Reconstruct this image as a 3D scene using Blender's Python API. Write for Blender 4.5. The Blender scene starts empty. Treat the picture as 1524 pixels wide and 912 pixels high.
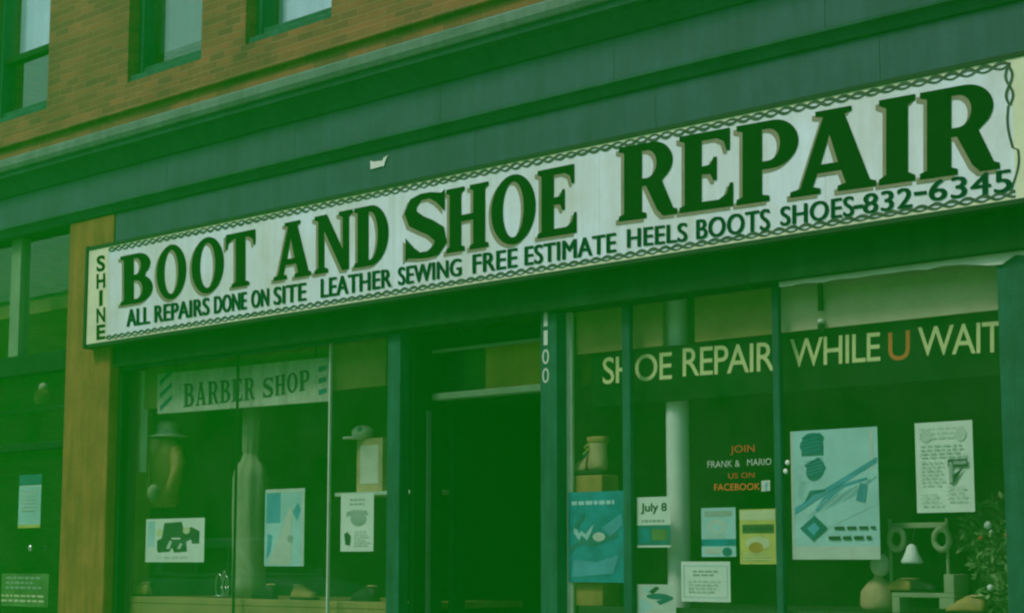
import bpy, bmesh, math, random
from mathutils import Vector
R = math.radians
random.seed(7)
S = bpy.context.scene
COL = S.collection

# ------------------------------------------------------------------ camera, light, exposure
CAM = Vector((5.2, -6.97, 1.6))
YAW, TILT, FOC = R(45.0), R(7.78), 2769.0            # FOC in photo pixels (photo 1524 wide)
cd = bpy.data.cameras.new('camera'); cam = bpy.data.objects.new('camera', cd); COL.objects.link(cam)
cam.location = CAM; cam.rotation_euler = (R(90) + TILT, 0, YAW)
cd.sensor_fit = 'HORIZONTAL'; cd.sensor_width = 36; cd.lens = FOC / 1524 * 36
cd.clip_end = 1000; cd.clip_start = 0.05
S.camera = cam
ELEV, AZ = R(52), R(205)                               # sun seen from the street, veiled
w = bpy.data.worlds.new('World'); S.world = w; w.use_nodes = True
nt = w.node_tree; bg = nt.nodes['Background']
sky = nt.nodes.new('ShaderNodeTexSky'); sky.sky_type = 'NISHITA'; sky.sun_disc = False
sky.sun_elevation = ELEV; sky.sun_rotation = AZ; sky.dust_density = 2.0
nt.links.new(sky.outputs[0], bg.inputs[0]); bg.inputs[1].default_value = 0.10
sl = bpy.data.lights.new('sun', 'SUN'); sl.energy = 1.5; sl.angle = R(14); sl.color = (1, .95, .87)
so = bpy.data.objects.new('sun', sl); COL.objects.link(so)
sd = Vector((math.sin(AZ) * math.cos(ELEV), math.cos(AZ) * math.cos(ELEV), math.sin(ELEV)))
so.rotation_euler = sd.to_track_quat('Z', 'Y').to_euler(); so.location = (0, -10, 20)
S.view_settings.view_transform = 'Standard'; S.view_settings.look = 'None'
S.view_settings.exposure = 0.58; S.view_settings.gamma = 1.0
S.render.engine = 'CYCLES'
S.cycles.max_bounces = 8; S.cycles.transparent_max_bounces = 12; S.cycles.volume_bounces = 1
S.cycles.use_denoising = True; S.cycles.filter_width = 2.2

# where the sight line through a point of the photo meets the vertical plane y = Y
_f = Vector((-math.sin(YAW) * math.cos(TILT), math.cos(YAW) * math.cos(TILT), math.sin(TILT)))
_r = Vector((math.cos(YAW), math.sin(YAW), 0)); _u = _r.cross(_f)
def F(px, py, Y=0.0):
    d = _f * FOC + _r * (px - 762) - _u * (py - 456)
    return CAM + d * ((Y - CAM.y) / d.y)
def FX(px, py, Y=0.0): return F(px, py, Y).x
def FZ(px, py, Y=0.0): return F(px, py, Y).z

# ------------------------------------------------------------------ materials
def nodes(name):
    m = bpy.data.materials.new(name); m.use_nodes = True
    return m, m.node_tree, m.node_tree.nodes['Principled BSDF']
def paint(name, col, rough=.6, var=.25, scale=6, bump=.15, col2=None, amount=None, metal=0, detail_scale=60, spec=.22, streak=0):
    m, t, b = nodes(name)
    tc = t.nodes.new('ShaderNodeTexCoord')
    n1 = t.nodes.new('ShaderNodeTexNoise'); n1.inputs['Scale'].default_value = scale; n1.inputs['Detail'].default_value = 6
    n1.inputs['Roughness'].default_value = .65
    t.links.new(tc.outputs['Object'], n1.inputs['Vector'])
    rp = t.nodes.new('ShaderNodeValToRGB')
    c2 = col2 or tuple(c * (1 - var) for c in col)
    c1 = tuple(min(1, c * (1 + var * .5)) for c in col)
    rp.color_ramp.elements[0].position = .32; rp.color_ramp.elements[0].color = (*c2, 1)
    rp.color_ramp.elements[1].position = .62 if amount is None else amount; rp.color_ramp.elements[1].color = (*c1, 1)
    t.links.new(n1.outputs['Fac'], rp.inputs['Fac'])
    if streak:                                           # weathering: runs of dirt and washed-out patches
        mp = t.nodes.new('ShaderNodeMapping'); mp.inputs['Scale'].default_value = (9, 9, .9); t.links.new(tc.outputs['Object'], mp.inputs[0])
        n3 = t.nodes.new('ShaderNodeTexNoise'); n3.inputs['Scale'].default_value = 1.6; n3.inputs['Detail'].default_value = 8; n3.inputs['Roughness'].default_value = .7
        t.links.new(mp.outputs[0], n3.inputs['Vector'])
        r3 = t.nodes.new('ShaderNodeValToRGB'); r3.color_ramp.elements[0].position = .35; r3.color_ramp.elements[1].position = .68
        k = 1 - streak; r3.color_ramp.elements[0].color = (k, k * .98, k * .94, 1); r3.color_ramp.elements[1].color = (1 + streak * .6,) * 3 + (1,)
        t.links.new(n3.outputs['Fac'], r3.inputs[0])
        mu = t.nodes.new('ShaderNodeMixRGB'); mu.blend_type = 'MULTIPLY'; mu.inputs[0].default_value = 1
        t.links.new(rp.outputs['Color'], mu.inputs[1]); t.links.new(r3.outputs[0], mu.inputs[2]); t.links.new(mu.outputs[0], b.inputs['Base Color'])
    else: t.links.new(rp.outputs['Color'], b.inputs['Base Color'])
    b.inputs['Roughness'].default_value = rough; b.inputs['Metallic'].default_value = metal; b.inputs['Specular IOR Level'].default_value = spec if not metal else .5
    n2 = t.nodes.new('ShaderNodeTexNoise'); n2.inputs['Scale'].default_value = detail_scale; n2.inputs['Detail'].default_value = 4
    t.links.new(tc.outputs['Object'], n2.inputs['Vector'])
    bp = t.nodes.new('ShaderNodeBump'); bp.inputs['Strength'].default_value = bump; bp.inputs['Distance'].default_value = .01
    t.links.new(n2.outputs['Fac'], bp.inputs['Height']); t.links.new(bp.outputs['Normal'], b.inputs['Normal'])
    return m
def brick_mat():
    m, t, b = nodes('red_brown_brick')
    tc = t.nodes.new('ShaderNodeTexCoord'); sp = t.nodes.new('ShaderNodeSeparateXYZ'); cb = t.nodes.new('ShaderNodeCombineXYZ')
    ad = t.nodes.new('ShaderNodeMath'); ad.operation = 'ADD'
    t.links.new(tc.outputs['Object'], sp.inputs[0]); t.links.new(sp.outputs[0], ad.inputs[0]); t.links.new(sp.outputs[1], ad.inputs[1])
    t.links.new(ad.outputs[0], cb.inputs[0]); t.links.new(sp.outputs[2], cb.inputs[1])
    nz = t.nodes.new('ShaderNodeTexNoise'); nz.inputs['Scale'].default_value = 9
    t.links.new(cb.outputs[0], nz.inputs['Vector'])
    mx = t.nodes.new('ShaderNodeMixRGB'); mx.inputs[0].default_value = .006
    t.links.new(cb.outputs[0], mx.inputs[1]); t.links.new(nz.outputs['Color'], mx.inputs[2])
    br = t.nodes.new('ShaderNodeTexBrick'); br.inputs['Scale'].default_value = 1
    br.inputs['Brick Width'].default_value = .165; br.inputs['Row Height'].default_value = .050
    br.inputs['Mortar Size'].default_value = .005; br.inputs['Mortar Smooth'].default_value = .3; br.inputs['Bias'].default_value = -.1
    br.inputs['Color1'].default_value = (.255, .078, .040, 1); br.inputs['Color2'].default_value = (.115, .040, .022, 1)
    br.inputs['Mortar'].default_value = (.22, .115, .066, 1)
    t.links.new(mx.outputs[0], br.inputs['Vector'])
    n2 = t.nodes.new('ShaderNodeTexNoise'); n2.inputs['Scale'].default_value = 2.2; n2.inputs['Detail'].default_value = 7
    t.links.new(tc.outputs['Object'], n2.inputs['Vector'])
    rp = t.nodes.new('ShaderNodeValToRGB'); rp.color_ramp.elements[0].color = (.62, .58, .52, 1); rp.color_ramp.elements[1].color = (1.25, 1.2, 1.1, 1)
    rp.color_ramp.elements[0].position = .3; rp.color_ramp.elements[1].position = .7
    t.links.new(n2.outputs['Fac'], rp.inputs[0])
    mu = t.nodes.new('ShaderNodeMixRGB'); mu.blend_type = 'MULTIPLY'; mu.inputs[0].default_value = 1
    t.links.new(br.outputs['Color'], mu.inputs[1]); t.links.new(rp.outputs[0], mu.inputs[2]); t.links.new(mu.outputs[0], b.inputs['Base Color'])
    b.inputs['Roughness'].default_value = .9
    bp = t.nodes.new('ShaderNodeBump'); bp.inputs['Strength'].default_value = .6; bp.inputs['Distance'].default_value = .012; bp.invert = True
    t.links.new(br.outputs['Fac'], bp.inputs['Height']); t.links.new(bp.outputs['Normal'], b.inputs['Normal'])
    return m
def glass_mat(name, tint=(.86, .95, .9), refl=1.0):
    m = bpy.data.materials.new(name); m.use_nodes = True; t = m.node_tree
    for n in list(t.nodes):
        if n.type != 'OUTPUT_MATERIAL': t.nodes.remove(n)
    out = t.nodes['Material Output']
    tr = t.nodes.new('ShaderNodeBsdfTransparent'); tr.inputs[0].default_value = (*tint, 1)
    gl = t.nodes.new('ShaderNodeBsdfGlossy'); gl.inputs['Roughness'].default_value = .012; gl.inputs[0].default_value = (.95, 1, .97, 1)
    lw = t.nodes.new('ShaderNodeLayerWeight'); lw.inputs[0].default_value = .5
    pw = t.nodes.new('ShaderNodeMath'); pw.operation = 'POWER'; pw.inputs[1].default_value = 5
    fr = t.nodes.new('ShaderNodeMath'); fr.operation = 'MULTIPLY_ADD'; fr.inputs[1].default_value = .90; fr.inputs[2].default_value = .10
    t.links.new(lw.outputs['Facing'], pw.inputs[0]); t.links.new(pw.outputs[0], fr.inputs[0])
    mu = t.nodes.new('ShaderNodeMath'); mu.operation = 'MULTIPLY'; mu.inputs[1].default_value = refl
    tc = t.nodes.new('ShaderNodeTexCoord'); nz = t.nodes.new('ShaderNodeTexNoise'); nz.inputs['Scale'].default_value = 1.3
    bp = t.nodes.new('ShaderNodeBump'); bp.inputs['Strength'].default_value = .05; bp.inputs['Distance'].default_value = .02
    t.links.new(tc.outputs['Object'], nz.inputs['Vector']); t.links.new(nz.outputs['Fac'], bp.inputs['Height']); t.links.new(bp.outputs['Normal'], gl.inputs['Normal'])
    mx = t.nodes.new('ShaderNodeMixShader')
    t.links.new(fr.outputs[0], mu.inputs[0]); t.links.new(mu.outputs[0], mx.inputs[0])
    t.links.new(tr.outputs[0], mx.inputs[1]); t.links.new(gl.outputs[0], mx.inputs[2])
    df_ = t.nodes.new('ShaderNodeBsdfDiffuse'); df_.inputs[0].default_value = (.62, .64, .56, 1)
    nd = t.nodes.new('ShaderNodeTexNoise'); nd.inputs['Scale'].default_value = 2.3; nd.inputs['Detail'].default_value = 9; nd.inputs['Roughness'].default_value = .7
    rd = t.nodes.new('ShaderNodeMapRange'); rd.inputs['From Min'].default_value = .35; rd.inputs['From Max'].default_value = .72; rd.inputs['To Min'].default_value = .001; rd.inputs['To Max'].default_value = .024
    t.links.new(tc.outputs['Object'], nd.inputs['Vector']); t.links.new(nd.outputs['Fac'], rd.inputs['Value'])
    m2 = t.nodes.new('ShaderNodeMixShader'); t.links.new(rd.outputs[0], m2.inputs[0]); t.links.new(mx.outputs[0], m2.inputs[1]); t.links.new(df_.outputs[0], m2.inputs[2])
    t.links.new(m2.outputs[0], out.inputs['Surface'])
    return m
M = {}
M['brick'] = brick_mat()
M['teal'] = paint('teal_slate_paint', (.041, .076, .106), .75, .22, 3.0, .12, streak=.17)
M['teal_dark'] = paint('dark_green_paint_and_shade', (.008, .040, .014), .8, .3, 3.0, .12, spec=.08, streak=.35)  # deepened to carry the sign's shade on the shopfront head
M['teal_frame'] = paint('teal_frame_paint', (.015, .088, .064), .6, .3, 7, .15, streak=.4)
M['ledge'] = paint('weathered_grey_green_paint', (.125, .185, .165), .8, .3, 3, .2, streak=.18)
M['tan'] = paint('tan_render', (.235, .125, .032), .9, .28, 4, .3, streak=.3)
M['white'] = paint('white_sign_paint', (.67, .77, .88), .55, .16, 2.6, .05, col2=(.63, .69, .68), streak=.09)
M['cream'] = paint('yellowed_cream_paint', (.70, .73, .52), .6, .12, 4, .03)
M['ink'] = paint('black_green_sign_ink', (.004, .014, .004), .9, .3, 8, .02, spec=.04)
M['ink2'] = paint('blue_black_ink', (.004, .020, .022), .9, .3, 8, .02, spec=.04)
M['taupe'] = paint('taupe_letter_shade', (.25, .22, .16), .6, .2, 8, .02)
M['chain'] = paint('dark_grey_chain_ink', (.055, .065, .055), .6, .5, 14, .02)
M['edge'] = paint('sign_edge_black_paint', (.012, .02, .014), .55, .3, 8, .05)
M['paleframe'] = paint('pale_green_white_paint', (.52, .62, .52), .55, .15, 6, .08)
M['whitecol'] = paint('white_column_paint', (.80, .84, .80), .5, .08, 5, .05)
M['beige'] = paint('beige_plaster', (.62, .52, .38), .85, .2, 2.5, .1)
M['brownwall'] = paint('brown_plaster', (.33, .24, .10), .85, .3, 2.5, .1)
M['interior'] = paint('dark_green_interior_shade', (.022, .05, .022), .8, .3, 2.5, .1)  # darkness of the unlit shop put into the wall colour
M['black'] = paint('dark_plastic', (.008, .014, .009), .6, .3, 8, .05)
M['ochre'] = paint('ochre_panel', (.46, .27, .06), .8, .25, 4, .1)
M['wood'] = paint('light_wood', (.30, .22, .09), .6, .3, 5, .1)
M['paper'] = paint('white_paper', (.74, .78, .74), .7, .06, 5, .02)
M['papercream'] = paint('cream_paper', (.66, .66, .44), .7, .08, 5, .02)
M['grey'] = paint('grey_print', (.34, .40, .36), .7, .15, 12, .0)
M['palegrey'] = paint('pale_grey_print', (.56, .60, .57), .7, .1, 12, .0)
M['print'] = paint('dark_print', (.03, .06, .045), .7, .3, 12, .0)
M['lblue'] = paint('pale_blue_print', (.42, .64, .68), .6, .16, 4, .0)
M['blue'] = paint('mid_blue_print', (.10, .34, .46), .6, .3, 5, .0)
M['tealprint'] = paint('teal_print', (.02, .25, .32), .6, .35, 9, .0)
M['dteal'] = paint('dark_teal_print', (.03, .17, .18), .6, .3, 9, .0)
M['yellow'] = paint('yellow_green_print', (.60, .56, .16), .7, .15, 10, .0)
M['letter'] = paint('cream_yellow_letter_paint', (.74, .72, .38), .5, .1, 9, .02)
M['orange'] = paint('orange_red_letter_paint', (.62, .15, .045), .5, .1, 9, .02)
M['red'] = paint('red_letter_paint', (.42, .075, .03), .5, .1, 9, .02)
M['leather'] = paint('brown_leather', (.36, .24, .08), .5, .35, 6, .3)
M['tanleather'] = paint('tan_suede', (.48, .36, .20), .7, .3, 7, .3)
M['cloth'] = paint('pale_grey_cloth', (.60, .60, .52), .9, .2, 4, .3)
M['steel'] = paint('bright_steel', (.72, .76, .74), .28, .1, 9, .03, metal=.9)
M['leaf'] = paint('leaf_green', (.11, .20, .07), .6, .5, 5, .1)
M['paleleaf'] = paint('pale_leaf_green', (.26, .34, .16), .6, .5, 5, .1)
M['asphalt'] = paint('asphalt', (.05, .05, .05), .9, .3, 3, .3)
M['concrete'] = paint('pavement_concrete', (.42, .41, .38), .9, .2, 2, .2)
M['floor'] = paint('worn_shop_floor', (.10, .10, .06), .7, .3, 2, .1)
M['blind'] = paint('pale_blue_grey_blind', (.62, .74, .86), .8, .12, 3, .05)
M['dullblind'] = paint('dull_grey_blind', (.17, .24, .24), .8, .15, 3, .05)
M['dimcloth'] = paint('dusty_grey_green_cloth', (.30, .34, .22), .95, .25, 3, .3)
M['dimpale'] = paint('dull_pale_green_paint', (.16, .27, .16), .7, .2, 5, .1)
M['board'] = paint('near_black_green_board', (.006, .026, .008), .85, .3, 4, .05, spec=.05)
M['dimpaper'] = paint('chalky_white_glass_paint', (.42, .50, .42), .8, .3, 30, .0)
M['barber'] = paint('yellowed_grey_board', (.50, .53, .44), .9, .3, 5, .1, streak=.25)
M['cove'] = paint('grey_green_shaded_cove_paint', (.026, .068, .062), .8, .3, 3, .12, spec=.1, streak=.2)  # darker than the fascia: the cove's shade is put into the colour
M['glass'] = glass_mat('shop_window_glass')
M['glass_up'] = glass_mat('upper_window_glass', (.85, .92, .95), 1.6)

# ------------------------------------------------------------------ mesh helpers
class MB:
    def __init__(s): s.v = []; s.f = []; s.mi = []; s.mats = []
    def m(s, mat):
        if mat not in s.mats: s.mats.append(mat)
        return s.mats.index(mat)
    def add(s, vs, fs, mat):
        o = len(s.v); s.v += [tuple(v) for v in vs]; k = s.m(mat)
        for f in fs: s.f.append([i + o for i in f]); s.mi.append(k)
        return s
    def box(s, x0, x1, y0, y1, z0, z1, mat):
        if x0 > x1: x0, x1 = x1, x0
        if y0 > y1: y0, y1 = y1, y0
        if z0 > z1: z0, z1 = z1, z0
        vs = [(x, y, z) for x in (x0, x1) for y in (y0, y1) for z in (z0, z1)]
        return s.add(vs, [(0, 1, 3, 2), (4, 6, 7, 5), (0, 4, 5, 1), (2, 3, 7, 6), (0, 2, 6, 4), (1, 5, 7, 3)], mat)
    def prism(s, prof, x0, x1, mat):                    # (y, z) profile run along x
        n = len(prof)
        vs = [(x0, y, z) for y, z in prof] + [(x1, y, z) for y, z in prof]
        fs = [(i, (i + 1) % n, n + (i + 1) % n, n + i) for i in range(n)] + [tuple(range(n))[::-1], tuple(range(n, 2 * n))]
        return s.add(vs, fs, mat)
    def slab(s, pts, y0, y1, mat):                      # (x, z) outline given thickness in y
        n = len(pts)
        vs = [(x, y0, z) for x, z in pts] + [(x, y1, z) for x, z in pts]
        fs = [(i, (i + 1) % n, n + (i + 1) % n, n + i) for i in range(n)] + [tuple(range(n))[::-1], tuple(range(n, 2 * n))]
        return s.add(vs, fs, mat)
    def tube(s, path, rad, mat, n=10, cap=True):
        P = [Vector(p) for p in path]; rs = rad if isinstance(rad, (list, tuple)) else [rad] * len(P); o = []
        for i, p in enumerate(P):
            d = (P[min(i + 1, len(P) - 1)] - P[max(i - 1, 0)]).normalized()
            a = d.cross(Vector((0, 0, 1))); a = a.normalized() if a.length > 1e-4 else Vector((1, 0, 0)); b = d.cross(a)
            o += [p + (a * math.cos(2 * math.pi * k / n) + b * math.sin(2 * math.pi * k / n)) * rs[i] for k in range(n)]
        fs = [(i * n + k, i * n + (k + 1) % n, (i + 1) * n + (k + 1) % n, (i + 1) * n + k) for i in range(len(P) - 1) for k in range(n)]
        if cap: fs += [tuple(range(n))[::-1], tuple(range((len(P) - 1) * n, len(P) * n))]
        return s.add(o, fs, mat)
    def lathe(s, c, prof, mat, n=20, sx=1, sy=1):       # prof of (radius, z) about a vertical axis
        o = []
        for r, z in prof: o += [(c[0] + sx * r * math.cos(2 * math.pi * k / n), c[1] + sy * r * math.sin(2 * math.pi * k / n), c[2] + z) for k in range(n)]
        fs = [(i * n + k, i * n + (k + 1) % n, (i + 1) * n + (k + 1) % n, (i + 1) * n + k) for i in range(len(prof) - 1) for k in range(n)]
        fs += [tuple(range(n))[::-1], tuple(range((len(prof) - 1) * n, len(prof) * n))]
        return s.add(o, fs, mat)
    def ball(s, c, r, mat, n=14, sx=1, sy=1, sz=1, jig=0):
        k = n // 2
        prof = [(r * math.sin(math.pi * i / k) + 1e-5, -r * math.cos(math.pi * i / k) * sz) for i in range(k + 1)]
        o = len(s.v); s.lathe(c, prof, mat, n, sx, sy)
        if jig:
            for i in range(o, len(s.v)):
                v = Vector(s.v[i]); s.v[i] = tuple(Vector(c) + (v - Vector(c)) * (1 + random.uniform(-jig, jig)))
        return s
    def mesh(s, name, smooth=False):
        me = bpy.data.meshes.new(name); me.from_pydata(s.v, [], s.f)
        for m in s.mats: me.materials.append(m)
        for p, k in zip(me.polygons, s.mi): p.material_index = k; p.use_smooth = smooth
        me.update(); return me
    def build(s, name, parent=None, bevel=0, smooth=False, recalc=True):
        me = s.mesh(name, smooth)
        if recalc:
            bm = bmesh.new(); bm.from_mesh(me); bmesh.ops.recalc_face_normals(bm, faces=bm.faces); bm.to_mesh(me); bm.free()
        o = bpy.data.objects.new(name, me); COL.objects.link(o)
        if parent:
            o.parent = parent; o.matrix_parent_inverse = parent.matrix_world.inverted() if False else o.matrix_parent_inverse
            o.location = -parent.location
        if bevel:
            b = o.modifiers.new('bevel', 'BEVEL'); b.width = bevel; b.segments = 2; b.limit_method = 'ANGLE'
        return o
def tag(o, label=None, cat=None, group=None, kind=None):
    if label: o['label'] = label
    if cat: o['category'] = cat
    if group: o['group'] = group
    if kind: o['kind'] = kind
    return o
def thing(name, loc, label, cat, group=None):
    o = bpy.data.objects.new(name, None); COL.objects.link(o); o.location = loc; o.empty_display_size = .2
    return tag(o, label, cat, group)
def struct(o): o['kind'] = 'structure'; return o

# ------------------------------------------------------------------ lettering
def font_polys(body, bold=0.0, space=1.0):
    cu = bpy.data.curves.new('lettering', 'FONT'); cu.body = body; cu.offset = bold; cu.space_character = space; cu.resolution_u = 4
    ob = bpy.data.objects.new('lettering', cu); COL.objects.link(ob)
    me = ob.evaluated_get(bpy.context.evaluated_depsgraph_get()).to_mesh()
    vs = [(v.co.x, v.co.y) for v in me.vertices]; fs = [tuple(p.vertices) for p in me.polygons]
    bpy.data.objects.remove(ob); bpy.data.curves.remove(cu)
    return norm(vs, fs)
def norm(vs, fs):
    x0 = min(v[0] for v in vs); x1 = max(v[0] for v in vs); y0 = min(v[1] for v in vs); y1 = max(v[1] for v in vs)
    return [((x - x0) / (x1 - x0), (y - y0) / (y1 - y0)) for x, y in vs], fs
def outline_polys(outer, holes=()):
    cu = bpy.data.curves.new('glyph', 'CURVE'); cu.dimensions = '2D'; cu.fill_mode = 'FRONT'
    for loop in [outer, *holes]:
        sp = cu.splines.new('POLY'); sp.points.add(len(loop) - 1); sp.use_cyclic_u = True
        for p, (x, y) in zip(sp.points, loop): p.co = (x, y, 0, 1)
    ob = bpy.data.objects.new('glyph', cu); COL.objects.link(ob)
    me = ob.evaluated_get(bpy.context.evaluated_depsgraph_get()).to_mesh()
    vs = [(v.co.x, v.co.y) for v in me.vertices]; fs = [tuple(p.vertices) for p in me.polygons]
    bpy.data.objects.remove(ob); bpy.data.curves.remove(cu)
    return vs, fs
def lay(mb, polys, quad, Y, mat, fat=0):
    """quad: photo points bottom-left, bottom-right, top-right, top-left of the lettering, met with the plane y = Y; fat widens strokes by repeats a hair apart"""
    for k, d in enumerate((0,) if not fat else (0, fat, -fat)):
        lay3(mb, polys, [F(q[0] + d, q[1], Y - k * .00035) for q in quad], mat)
def lay3(mb, polys, q, mat):
    vs, fs = polys; a, b, c, d = q
    mb.add([a * ((1 - u) * (1 - v)) + b * (u * (1 - v)) + c * (u * v) + d * ((1 - u) * v) for u, v in vs], fs, mat)
def arc(cx, cy, rx, ry, a0, a1, n=14):
    return [(cx + rx * math.cos(R(a0 + (a1 - a0) * i / n)), cy + ry * math.sin(R(a0 + (a1 - a0) * i / n))) for i in range(n + 1)]
def slab_glyphs():
    """bold hand-painted slab-serif capitals in a unit box"""
    G = {}
    s = .065                                             # serif thickness
    G['O'] = (arc(.5, .5, .5, .5, 0, 360, 40)[:-1], [arc(.5, .5, .235, .40, 0, 360, 32)[:-1]])
    G['I'] = ([(0, 0), (1, 0), (1, s), (.80, .11), (.80, .89), (1, 1 - s), (1, 1), (0, 1), (0, 1 - s), (.20, .89), (.20, .11), (0, s)], [])
    G['T'] = ([(.20, 0), (.80, 0), (.80, s), (.665, .10), (.665, .90), (.80, .88), (.91, .83), (.945, .72), (1, .72), (1, 1), (0, 1), (0, .72), (.055, .72), (.09, .83), (.20, .88), (.335, .90), (.335, .10), (.20, s)], [])
    G['H'] = ([(0, 0), (.44, 0), (.44, s), (.36, .09), (.36, .46), (.64, .46), (.64, .09), (.56, s), (.56, 0), (1, 0), (1, s), (.92, .09), (.92, .91), (1, 1 - s), (1, 1), (.56, 1), (.56, 1 - s), (.64, .91), (.64, .56), (.36, .56), (.36, .91), (.44, 1 - s), (.44, 1), (0, 1), (0, 1 - s), (.08, .91), (.08, .09), (0, s)], [])
    G['E'] = ([(0, 0), (1, 0), (1, .30), (.94, .30), (.88, .17), (.74, .105), (.42, .105), (.42, .46), (.58, .45), (.64, .36), (.70, .36), (.70, .66), (.64, .66), (.58, .57), (.42, .56), (.42, .895), (.70, .895), (.83, .84), (.88, .72), (.94, .72), (.94, 1), (0, 1), (0, 1 - s), (.10, .91), (.10, .09), (0, s)], [])
    G['N'] = ([(0, 0), (.36, 0), (.36, s), (.26, .10), (.26, .72), (.72, 0), (.90, 0), (.90, .90), (1, 1 - s), (1, 1), (.64, 1), (.64, 1 - s), (.74, .90), (.74, .36), (.33, 1), (0, 1), (0, 1 - s), (.10, .90), (.10, .10), (0, s)], [])
    G['D'] = ([(0, 0)] + [(.48, 0)] + arc(.48, .5, .52, .5, -90, 90, 22)[1:] + [(0, 1), (0, 1 - s), (.10, .91), (.10, .09), (0, s)],
              [[(.42, .10)] + arc(.46, .5, .235, .40, -90, 90, 18) + [(.42, .90)]])
    G['A'] = ([(0, 0), (.36, 0), (.36, s), (.27, .09), (.325, .25), (.60, .25), (.655, .09), (.56, s), (.56, 0), (1, 0), (1, s), (.93, .09), (.64, .92), (.72, .94), (.72, 1), (.30, 1), (.30, .94), (.39, .92), (.12, .09), (0, s)],
              [[(.36, .35), (.565, .35), (.465, .70)]])
    G['P'] = ([(0, 0), (.54, 0), (.54, s), (.42, .09), (.42, .40), (.58, .40)] + arc(.58, .70, .42, .30, -90, 90, 20)[1:] + [(0, 1), (0, 1 - s), (.10, .91), (.10, .09), (0, s)],
              [[(.42, .50)] + arc(.52, .70, .19, .20, -90, 90, 14) + [(.42, .90)]])
    G['R'] = ([(0, 0), (.48, 0), (.48, s), (.40, .09), (.40, .43), (.47, .43), (.66, .09), (.76, 0), (1, 0), (1, s), (.93, .09), (.74, .47)] + arc(.56, .725, .36, .275, -58, 90, 18)[1:] + [(0, 1), (0, 1 - s), (.09, .91), (.09, .09), (0, s)],
              [[(.40, .53)] + arc(.48, .715, .17, .185, -90, 90, 14) + [(.40, .90)]])
    G['B'] = ([(0, 0), (.56, 0)] + arc(.56, .275, .44, .275, -90, 62, 18)[1:] + arc(.53, .765, .40, .235, -48, 90, 18) + [(0, 1), (0, 1 - s), (.11, .91), (.11, .09), (0, s)],
              [[(.42, .09)] + arc(.50, .275, .19, .185, -90, 90, 12) + [(.42, .46)], [(.42, .58)] + arc(.48, .745, .16, .165, -90, 90, 12) + [(.42, .91)]])
    # S as a swelling stroke along its spine, with beak serifs
    sp = [(.86, .72), (.78, .86), (.60, .945), (.40, .945), (.22, .87), (.16, .74), (.22, .63), (.40, .54), (.62, .45), (.80, .34), (.84, .22), (.74, .105), (.55, .055), (.36, .06), (.20, .15), (.12, .30)]
    wd = [.05, .06, .055, .06, .11, .14, .15, .135, .135, .15, .14, .11, .06, .055, .06, .05]
    Lf, Rt = [], []
    for i, p in enumerate(sp):
        a, b = sp[max(i - 1, 0)], sp[min(i + 1, len(sp) - 1)]; dx, dy = b[0] - a[0], b[1] - a[1]; l = math.hypot(dx, dy)
        nx, ny = -dy / l, dx / l
        Lf.append((p[0] + nx * wd[i], p[1] + ny * wd[i] * .85)); Rt.append((p[0] - nx * wd[i], p[1] - ny * wd[i] * .85))
    G['S'] = ([(.93, .66)] + [(.93, 1.0), (.86, .95)] + [q for q in Rt[1:-1]][0:0] + Rt[2:-1] + [(.04, .36)] + [(.04, 0), (.11, .04)] + Lf[::-1][2:-1], [])
    out = {}
    for k, (o, h) in G.items():
        vs, fs = outline_polys(o, h)
        out[k] = norm(vs, fs)
    return out
GL = slab_glyphs()

# ------------------------------------------------------------------ ground and street
g = 70.0
struct(MB().add([(-g, -g, -.14), (g, -g, -.14), (g, g, -.14), (-g, g, -.14)], [(0, 1, 2, 3)], M['asphalt']).build('road'))
struct(MB().box(-40, 40, -3.6, 0.6, -.139, 0, M['concrete']).build('pavement', bevel=.02))
struct(MB().box(-40, 40, -3.75, -3.604, -.139, -.004, M['concrete']).build('kerb', bevel=.02))
struct(MB().box(-40, 40, -20.0, -17, -.139, 0, M['concrete']).build('pavement', bevel=.02))
for i in range(16):
    x = -30 + i * 4
    struct(MB().box(x, x + 2, -10.45, -10.33, -.138, -.134, M['paper']).build('road_marking'))

# ------------------------------------------------------------------ building
XL, XR = -11.0, 4.2                                        # ends of the built front
ZT = 8.2
z_winb = FZ(200, 120, 0.0)
bld = thing('brick_building', (0, 0.3, 0), 'red brown brick upper storey with sash windows over teal shop fascia', 'building')
wins = []                                                 # (x0, x1) of the upper openings
wa = FX(190, 100); wb = FX(299, 90); pitch = FX(365, 60) - wa; ww = wb - wa
for k in range(-1, 6):
    wins.append((wa + (k if k != -1 else -1) * pitch, wa + k * pitch + ww))
wl1 = FX(70, 150)
wins[0] = (wl1 - ww, wl1)
z_wtop = z_winb + 1.75
z_led = FZ(300, 172, -.22)                                # bottom of the ledge's face
mb = MB()
zb = z_led + .02
mb.box(XL, XR, 0, .30, zb, z_winb, M['brick'])
mb.box(XL, XR, 0, .30, z_wtop, ZT, M['brick'])
xs = [XL] + [v for w_ in wins for v in w_] + [XR]
for i in range(0, len(xs), 2):
    if xs[i + 1] > xs[i]: mb.box(xs[i], xs[i + 1], 0, .30, z_winb, z_wtop, M['brick'])
mb.build('wall', bld)
sc = MB().box(XL, XR, -.035, 0.002, z_winb - .21, z_winb - .14, M['brick'])
sc.build('brick_course', bld, bevel=.006)
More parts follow.
